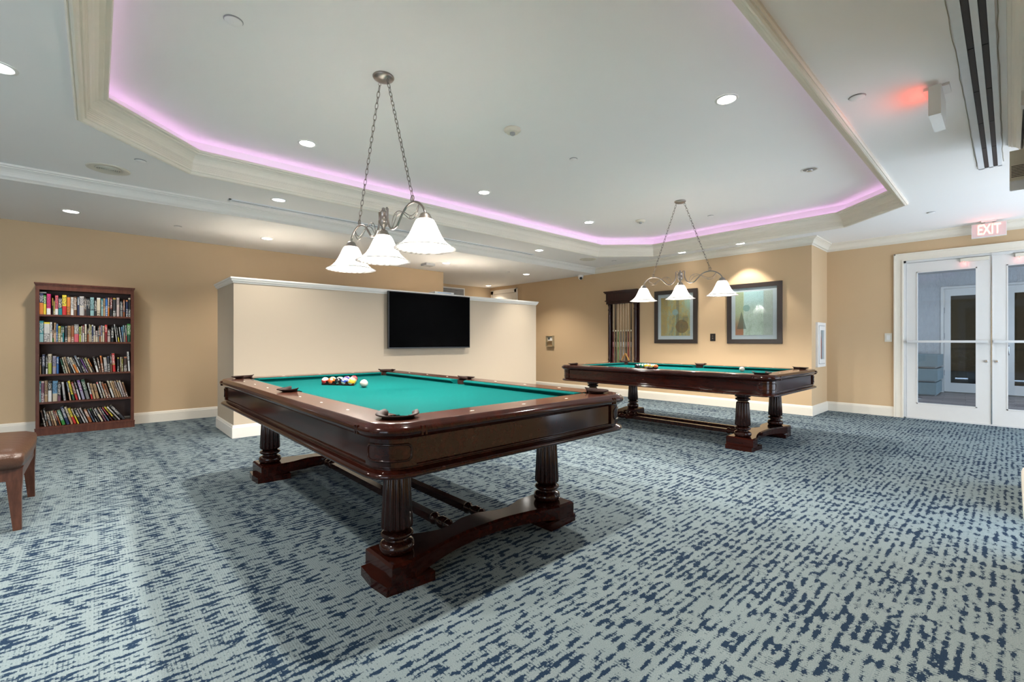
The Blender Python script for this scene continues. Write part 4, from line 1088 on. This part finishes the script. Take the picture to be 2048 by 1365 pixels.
# ------------------------------------------------------------------ wall cue rack
cr = thing('cue_rack', 'dark mahogany wall rack holding pool cues on the back wall', 'cue rack', (XB, 5.035, 0))
m = MB(); m.box(-.150, -.001, -.375, .375, 2.018, 2.040); m.box(-.135, -.001, -.36, .36, 1.995, 2.018); m.box(-.11, -.001, -.345, .345, 1.862, 1.995); m.box(-.128, -.001, -.36, .36, 1.846, 1.864); m.box(-.10, -.001, -.345, .345, 1.790, 1.846); m.bevel(.004, 2)
m.done('cornice', M_rackw, cr)
m = MB(); m.box(-.115, -.001, -.36, .36, .50, .585); m.box(-.130, -.001, -.375, .375, .575, .592); m.bevel(.004, 2); m.done('base_shelf', M_rackw, cr)
for s in (-1, 1):
    m = MB().box(-.022, -.001, s * .290 - .055, s * .290 + .055, .59, 1.79); m.done('stile', M_rackw, cr)
    m = MB().lathe([(.036, .592), (.036, .62), (.028, .632), (.028, .69), (.034, .70), (.034, .715), (.026, .73), (.030, .80), (.030, 1.60), (.026, 1.66), (.034, 1.672), (.034, 1.69), (.026, 1.70), (.026, 1.75), (.036, 1.765), (.036, 1.79)], 20, -.062, s * .290)
    m.done('column', M_rackw, cr)
cue_px = [(5.232, 'maroon', 0), (5.178, 'black', 1), (5.120, 'green', 0), (5.058, 'grey', 0), (5.000, 'silver', 0), (4.942, 'black', 0), (4.893, 'red', 0), (4.832, 'black', 1)]
CUEC = dict(maroon=(.12, .02, .02), black=(.012, .010, .010), green=(.12, .22, .08), grey=(.12, .12, .12), silver=(.22, .20, .18), red=(.16, .015, .015))
M_maple = plain('maple_shaft', (.66, .50, .32), .3, coat=.3, var=.05)
CL = ['leftmost cue with maroon butt and pale shaft in the wall rack', 'all-dark cue second from the left in the wall rack', 'cue with mottled green butt in the wall rack', 'cue with dark grey butt right of the green one in the wall rack',
      'cue with silver-grey butt in the middle of the wall rack', 'cue with black butt and pale shaft left of the red one', 'cue with plain dark red butt in the wall rack', 'all-dark rightmost cue in the wall rack']
for i, (y, c, dk) in enumerate(cue_px):
    q = thing('pool_cue', CL[i], 'cue', (XB - .072, y, .5925), 0, 'pool cues in the wall rack')
    sh = plain('dark_shaft', (.02, .012, .01), .25) if dk else M_maple
    bm_ = plain('cue_butt_' + c, CUEC[c], .2, coat=.5, var=.1)
    MB().lathe([(.0145, .012), (.0140, .08), (.0118, .36)], 12).done('butt', bm_, q)
    MB().lathe([(.0118, .36), (.0112, .46)], 12).done('wrap', plain('cue_wrap_' + c, tuple(min(.5, x * 2 + .12) for x in CUEC[c]), .5), q)
    MB().lathe([(.0112, .46), (.0102, .66)], 12).done('forearm', bm_, q)
    MB().lathe([(.0106, .66), (.0106, .69)], 12).done('joint', plain('ivory_ring', (.7, .66, .55), .3), q)
    MB().lathe([(.0100, .69), (.0088, 1.0), (.0066, 1.27), (.0066, 1.30)], 12).done('shaft', sh, q)
    MB().lathe([(.0068, 1.30), (.0064, 1.308), (.004, 1.312)], 12).done('tip', plain('cue_tip_blue', (.15, .25, .35), .8), q)
    MB().lathe([(.010, 0), (.0145, .004), (.0148, .012)], 12).done('bumper', M_black, q)
m = MB(); L = .30; c0 = Vector((0, 0)); V = [Vector((-.15, 0)), Vector((.15, 0)), Vector((0, .26))]
def trirow(off):
    P = []; cen = Vector((0, .0867))
    for i in range(3):
        v = V[i] + (cen - V[i]).normalized() * off * 2; a_ = (V[i - 1] - V[i]).normalized(); b_ = (V[(i + 1) % 3] - V[i]).normalized()
        for k in range(5): e = k / 4; P.append(v + a_ * .03 * (1 - e) ** 2 + b_ * .03 * e ** 2)
    return P
O, I = trirow(0), trirow(.011); rows = []
for P, x in ((O, -.016), (O, .016), (I, .016), (I, -.016)): rows.append([m.bm.verts.new((x, p[0], p[1])) for p in P])
for j in range(4):
    for i in range(15): m.bm.faces.new((rows[j][i], rows[j][(i + 1) % 15], rows[(j + 1) % 4][(i + 1) % 15], rows[(j + 1) % 4][i]))
o = m.done('ball_rack', M_oak, None, (XB - .111, 4.93, .5925)); tag(o, 'light wooden ball triangle standing on the cue rack shelf', 'ball rack')

# ------------------------------------------------------------------ leather seat at the left edge
ch = thing('leather_bench', 'brown leather bench seat on tapered walnut legs at the left edge', 'bench', (-.64, 4.17, 0))
def seat_shape(w, d, zt, zb_):
    m = MB(); nx, ny = 14, 14; rows = []
    for j in range(ny + 1):
        r = []
        for i in range(nx + 1):
            u, v = -1 + 2 * i / nx, -1 + 2 * j / ny
            x = w * (u * (1 - .05 * v * v)); y = d * (v * (1 - .06 * u * u))
            e = max(abs(u), abs(v)); z = zt + .022 * (1 - u * u) * (1 - v * v) - .022 * max(0, (e - .82) / .18) ** 2
            r.append(m.bm.verts.new((x, y, z)))
        rows.append(r)
    for j in range(ny):
        for i in range(nx): m.bm.faces.new((rows[j][i], rows[j][i + 1], rows[j + 1][i + 1], rows[j + 1][i]))
    rim = [rows[0][i] for i in range(nx)] + [rows[j][nx] for j in range(ny)] + [rows[ny][i] for i in range(nx, 0, -1)] + [rows[j][0] for j in range(ny, 0, -1)]
    last = rim
    for sc, z in ((1.015, zt - .04), (1.012, zt - .065), (.985, zb_)):
        nw = [m.bm.verts.new((v.co.x * sc, v.co.y * sc, z)) for v in rim]
        for i in range(len(rim)): m.bm.faces.new((last[i], last[(i + 1) % len(rim)], nw[(i + 1) % len(rim)], nw[i]))
        last = nw
    m.bm.faces.new(last); return m
def leather():
    m, nt, b = new_mat('brown_leather'); co = texco(nt)
    f = noise(nt, co, 6, 4, .6); v = N(nt, 'ShaderNodeTexVoronoi'); v.inputs['Scale'].default_value = 160; lk(nt, co, v.inputs['Vector'])
    lk(nt, mixc(nt, f, (.045, .019, .011), (.085, .040, .023)), b.inputs['Base Color']); b.inputs['Roughness'].default_value = .33
    h = mathn(nt, 'ADD', mathn(nt, 'MULTIPLY', v.outputs['Distance'], .3), noise(nt, mapping(nt, co, (4, 14, 20)), 1.5, 3))
    bump(nt, b, h, .006, .35); return m
seat_shape(.345, .44, .455, .352).done('seat', leather(), ch, smooth=True)
m = MB().box(-.325, .325, -.395, .395, .285, .352); m.bevel(.004, 2); m.done('apron', M_chairw, ch)
for sx in (-1, 1):
    for sy in (-1, 1):
        m = MB(); rows = []
        for z, s_, off in ((.352, .034, 0), (.285, .032, 0), (.20, .026, .002), (0, .017, .012)):
            cx, cy = sx * (.298 + off), sy * (.362 + off)
            rows.append([m.bm.verts.new((cx + a * s_, cy + b * s_, z)) for a, b in ((-1, -1), (1, -1), (1, 1), (-1, 1))])
        for j in range(3):
            for i in range(4): m.bm.faces.new((rows[j][i], rows[j][(i + 1) % 4], rows[j + 1][(i + 1) % 4], rows[j + 1][i]))
        m.bm.faces.new(rows[0]); m.bm.faces.new(rows[-1]); m.bevel(.003, 1)
        m.done('leg', M_chairw, ch)

# ------------------------------------------------------------------ ceiling fixtures
def downlight(x, y, z, label, group, lit=True, power=0, r=.062, kind='disc', size=125, blend=.8, col=(1, .93, .84), rot=(0, 0, 0)):
    o = thing('recessed_downlight', label, 'ceiling light', (x, y, z), 0, group)
    MB().lathe([(r + .018, -.0004), (r + .016, -.004), (r + .004, -.006), (r, -.004), (r - .002, -.0008)], 32, cap=False).done('trim_ring', M_white, o)
    if kind == 'gimbal':
        MB().lathe([(r, -.0012), (.001, -.0016)], 32, cap=False).done('baffle', plain('gimbal_inside', (.30, .27, .25), .4), o)
        MB().lathe([(.026, -.002), (.030, -.012), (.024, -.020), (.001, -.018)], 20, cap=False).done('lamp', M_chrome, o)
    elif lit: MB().lathe([(r, -.0014), (r * .5, -.003), (.001, -.0036)], 32, cap=False).done('lens', M_lens, o)
    else: MB().lathe([(r, -.0012), (r * .6, -.0030), (.001, -.0020)], 32, cap=False).done('reflector', M_lens_off if kind != 'soft' else plain('soft_lens', (.8, .82, .86), .3, emis=(.85, .9, 1), es=.8), o)
    if power: spot('lamp_beam', (0, 0, -.012), power, size, blend, col, .05, o, rot)
    return o
GT = 'recessed lights in the tray ceiling'; GS = 'recessed lights in the soffit around the tray'; GL = 'recessed lights in the low ceiling'
downlight(1.385, 4.22, Z_TRAY, 'lit recessed light left of the nearer pendant chain in the tray ceiling', GT, True, P_DOWN)
downlight(3.388, 4.20, Z_TRAY, 'lit recessed light midway along the far edge of the tray ceiling', GT, True, P_DOWN)
downlight(5.39, 4.21, Z_TRAY, 'lit recessed light beyond, left of the farther pendant canopy', GT, True, P_DOWN)
downlight(3.388, 1.393, Z_TRAY, 'large lit recessed light near the right edge of the tray ceiling', GT, True, P_DOWN)
downlight(1.385, 1.393, Z_TRAY, 'lit recessed light above the near end of the nearest pool table', GT, True, P_DOWN)
downlight(5.395, 1.387, Z_TRAY, 'recessed light with a tilted chrome lamp in the tray ceiling, right side', GT, False, 0, kind='gimbal')
downlight(1.417, 5.19, Z_MAIN, 'bluish frosted recessed light beside the long slot diffuser', GS, False, P_SOFF * .8, kind='soft')
downlight(5.35, 5.20, Z_MAIN, 'lit soffit light above the right end of the half wall', GS, True, P_SOFF * 1.6, size=85)
downlight(7.234, 3.71, Z_MAIN, 'bright soffit light above the amber framed print', GS, True, P_SOFF * .5, size=80)
downlight(7.225, 2.77, Z_MAIN, 'bright soffit light throwing a scallop above the pale green print', GS, True, P_SOFF * .9, size=88, blend=.3)
downlight(-.395, 3.695, Z_MAIN, 'lit recessed light cut by the left edge of the photograph', GS, True, P_SOFF)
for i, (x, y) in enumerate(((-.395, 1.9), (-2.4, 1.6), (-2.4, 4.4), (-4.3, 3.0))):  # unseen lights added as fill for the left side of the room
    downlight(x, y, Z_MAIN, ('added fill light in the soffit left of the camera, near', 'added fill light in the ceiling left of the tray, front', 'added fill light in the ceiling left of the tray, rear', 'added fill light in the ceiling at the far left end of the room')[i], GS, True, P_SOFF * (1.6 if i == 0 else 4.0))
for i, (x, lab) in enumerate(((-.198, 'lit recessed light in the low ceiling above the bookcase'), (1.683, 'lit recessed light in the low ceiling left of the glass shades'), (4.541, 'lit recessed light in the low ceiling beside the square detector'), (6.509, 'lit recessed light in the low ceiling nearest the dome camera'))):
    downlight(x, 6.69, Z_LOW, lab, GL, True, P_SOFF * (1.5 if x > 4 else .9))
downlight(7.168, 8.72, Z_LOW, 'lit recessed light in the far corner above the panelled door', GL, True, P_SOFF)
def disc(x, y, z, r, label, name='sprinkler_cover', cat='sprinkler cover', group='round sprinkler covers in the ceiling'):
    o = thing(name, label, cat, (x, y, z), 0, group)
    MB().lathe([(r + .004, -.0003), (r + .004, -.0012), (.001, -.0014)], 32, cap=False).done('gap_ring', M_grey, o)
    MB().lathe([(r, -.006), (r - .003, -.009), (.001, -.0105)], 32, cap=False).done('cover_disc', M_ceil, o)
disc(.555, 2.874, Z_TRAY, .044, 'round white sprinkler cover at the upper left of the tray ceiling')
disc(3.401, 2.844, Z_TRAY, .034, 'round white sprinkler cover at the centre of the tray ceiling')
disc(6.371, 2.841, Z_TRAY, .036, 'round white sprinkler cover right of the farther pendant')
disc(.267, 4.819, Z_MAIN, .036, 'round white sprinkler cover beside the round speaker grille')
disc(3.414, .628, Z_MAIN, .040, 'round white sprinkler cover left of the ceiling exit sign')
disc(7.107, .617, Z_MAIN, .036, 'round white sprinkler cover between the tray and the door wall')
disc(7.071, 4.945, Z_MAIN, .040, 'round white sprinkler cover beside the far round air diffuser')
disc(.718, 6.700, Z_LOW, .036, 'round sprinkler cover in the low ceiling right of the bookcase')
disc(6.011, 6.701, Z_LOW, .036, 'round sprinkler cover in the low ceiling toward the far corner')
def detector(x, y, z, label):
    o = thing('smoke_detector', label, 'smoke detector', (x, y, z), 0, 'smoke detectors')
    MB().lathe([(.070, -.0004), (.070, -.012), (.055, -.022), (.050, -.030)], 28).done('base', M_offw, o)
    MB().lathe([(.022, -.030), (.022, -.044), (.010, -.052), (.001, -.053)], 16, cap=False).done('sensor', M_grey, o)
detector(2.553, 2.79, Z_TRAY, 'cream smoke detector in the tray ceiling between the pendants')
detector(5.855, 3.634, Z_TRAY, 'cream smoke detector in the tray ceiling near its far corner')
o = thing('smoke_detector', 'square-bodied detector in the low ceiling above the half wall', 'smoke detector', (4.341, 6.963, Z_LOW), 0, 'smoke detectors')
m = MB().box(-.09, .09, -.09, .09, -.040, -.0005); m.bevel(.02, 3); m.done('housing', M_grey, o)
def speaker(x, y, label, R=.148):
    o = thing('ceiling_diffuser', label, 'air diffuser', (x, y, Z_MAIN), 0, 'round grilles in the soffit')
    MB().lathe([(R, -.0004), (R, -.004), (R - .012, -.008), (R * .62, -.004), (R * .60, -.0006)], 40, cap=False).done('flange', M_offw, o)
    for k in range(6):
        r1 = R * .58 - k * R * .095
        MB().lathe([(r1, -.003), (r1 - .004, -.010), (r1 - .009, -.004)], 36, cap=False).done('louver_ring', M_offw, o)
    MB().lathe([(R * .60, -.0010), (.001, -.0012)], 36, cap=False).done('throat', M_grey, o)
speaker(.077, 5.246, 'round cream grille with concentric rings in the soffit at the left')
speaker(6.586, 5.17, 'round cream grille in the soffit at the far corner')
# long slot diffusers
def slot_diffuser(x0, x1, yc, wide, slots, label, seg=.585, z=Z_MAIN):
    o = thing('slot_diffuser', label, 'air diffuser', (x0, yc, z), 0, 'long slot diffusers in the soffit')
    L = x1 - x0; e = .004
    m = MB(); edges = [-wide / 2]
    for a, b in slots: edges += [a, b]
    edges.append(wide / 2)
    for i in range(0, len(edges), 2): m.box(0, L, edges[i], edges[i + 1], -.010, -.0006)
    m.box(0, .02, -wide / 2, wide / 2, -.010, -.0006); m.box(L - .02, L, -wide / 2, wide / 2, -.010, -.0006)
    m.done('frame', M_slot, o)
    for a, b in slots:
        MB().box(.02, L - .02, a, b, -.0030, -.0008).done('slot_throat', M_dark, o)
        k = L - .02
        while k > .05:
            k0 = max(.022, k - seg); q = MB().box(k0 + .006, k - .002, a + .003, b - .003, -.0090, -.0050); q.bevel(.0015, 1); q.done('slot_blade', plain('bronze_blade', (.016, .012, .010), .5), o); k -= seg
    return o
slot_diffuser(-1.2, 5.62, .116, .138, [(-.045, -.019), (.006, .033)], 'long white slot diffuser with two dark slots right of the ceiling exit sign')
slot_diffuser(1.02, 5.53, 5.515, .075, [(-.022, -.006), (.006, .022)], 'narrow slot diffuser along the crown beam above the half wall')
# uneven caulk seams on both sides of the diffuser
rr = random.Random(3)
for yy, side in ((.191, 'left'), (.040, 'right')):
    m = MB(); m.tube([(x * .12 - 1.2, yy + rr.uniform(-.003, .003), Z_MAIN - .0026) for x in range(57)], .0020, 4)
    o = m.done('caulk_seam', plain('old_caulk', (.42, .38, .30), .8)); tag(o, 'uneven yellowed caulk line along the %s edge of the slot diffuser' % side, 'caulk line')

# exit signs
def exit_sign(loc, rz, label, extra):
    o = thing('exit_sign', label, 'exit sign', loc, rz, 'lit EXIT signs')
    m = MB().box(-.065, .065, -.055, .055, -.016, -.0005); m.bevel(.003, 1); m.done('canopy', M_white, o)
    MB().box(-.03, .03, -.014, .014, -.030, -.016).done('stem', M_white, o)
    m = MB().box(-.150, .150, -.026, .026, -.198, -.030); m.bevel(.004, 2); m.done('housing', M_white, o)
    for s in extra:
        fp = MB().box(-.146, .146, s * .0262 - .0012, s * .0262 + .0012, -.192, -.036).done('face_plate', plain('exit_face', (.80, .62, .60), .5), o)
        tx = text_mesh('EXIT', .165, .0012, 'lettering', M_exit, fp, (0, s * .0285, -.112), (pi / 2, 0, 0 if s < 0 else pi), .004); tx.scale = (.60, 1.05, 1)
    for s in extra:
        l = bpy.data.lights.new('sign_glow', 'AREA'); l.shape = 'RECTANGLE'; l.size = .24; l.size_y = .10; l.energy = .15; l.color = (1, .10, .07)
        q = bpy.data.objects.new('sign_glow', l); COL.objects.link(q); q.parent = o; q.location = (0, s * .032, -.11); q.rotation_euler = (radians(-90) * -s, 0, 0)
exit_sign((3.665, .290, Z_MAIN), 0, 'EXIT sign hanging edge-on from the ceiling beside the slot diffuser, glowing red', (1,))
exit_sign((8.14, .180, Z_MAIN), -pi / 2, 'lit EXIT sign hanging in front of the wall above the double door', (-1,))

# vented box and small sensor on the window-side wall
o = thing('vented_wall_box', 'beige louvred box on the right wall below the crown moulding', 'wall unit', (4.66, -.07, 2.175))
m = MB().box(0, .30, .0005, .074, 0, .205); m.bevel(.006, 2); m.done('housing', M_offw, o)
for k in range(8): MB().box(-.0016, .0004, .008, .066, .022 + k * .0105, .0265 + k * .0105).done('louver_slot', M_dark, o)
m = MB().box(.004, .296, .004, .070, -.006, .001); m.done('bottom_trim', M_white, o)
o = thing('motion_sensor', 'small white sensor on the right wall above the vented box', 'sensor', (3.45, -.07, 2.25))
m = MB().box(-.03, .03, .0005, .034, 0, .075); m.bevel(.012, 3); m.done('housing', M_white, o)
MB().box(-.018, .018, .0335, .0345, .02, .05).done('sensor_window', M_chrome, o)
# speaker and return grille high on the far recess
o = thing('wall_speaker', 'small white wall speaker at the corner above the television', 'speaker', (5.09, 7.86, 2.22))
m = MB().box(.0005, .05, -.12, .12, -.06, .12); m.bevel(.006, 2); m.done('housing', M_white, o)
MB().box(.049, .052, -.10, .10, -.04, .02).done('grille', M_grey, o)
o = thing('return_grille', 'grey return air grille with white frame on the far wall', 'air grille', (6.30, 9.10, 2.20))
W_, H_ = .42, .17
m = MB()
for q in ((-W_, -W_ + .03, -H_, H_), (W_ - .03, W_, -H_, H_), (-W_ + .03, W_ - .03, -H_, -H_ + .03), (-W_ + .03, W_ - .03, H_ - .03, H_)): m.box(q[0], q[1], -.014, -.0005, q[2], q[3])
m.done('frame', M_white, o)
for k in range(11): MB().box(-W_ + .03, W_ - .03, -.010, -.003, -H_ + .034 + k * .0252, -H_ + .050 + k * .0252).done('louver', M_grey, o)
MB().box(-W_ + .03, W_ - .03, -.0028, -.0008, -H_ + .03, H_ - .03).done('backing', M_dark, o)
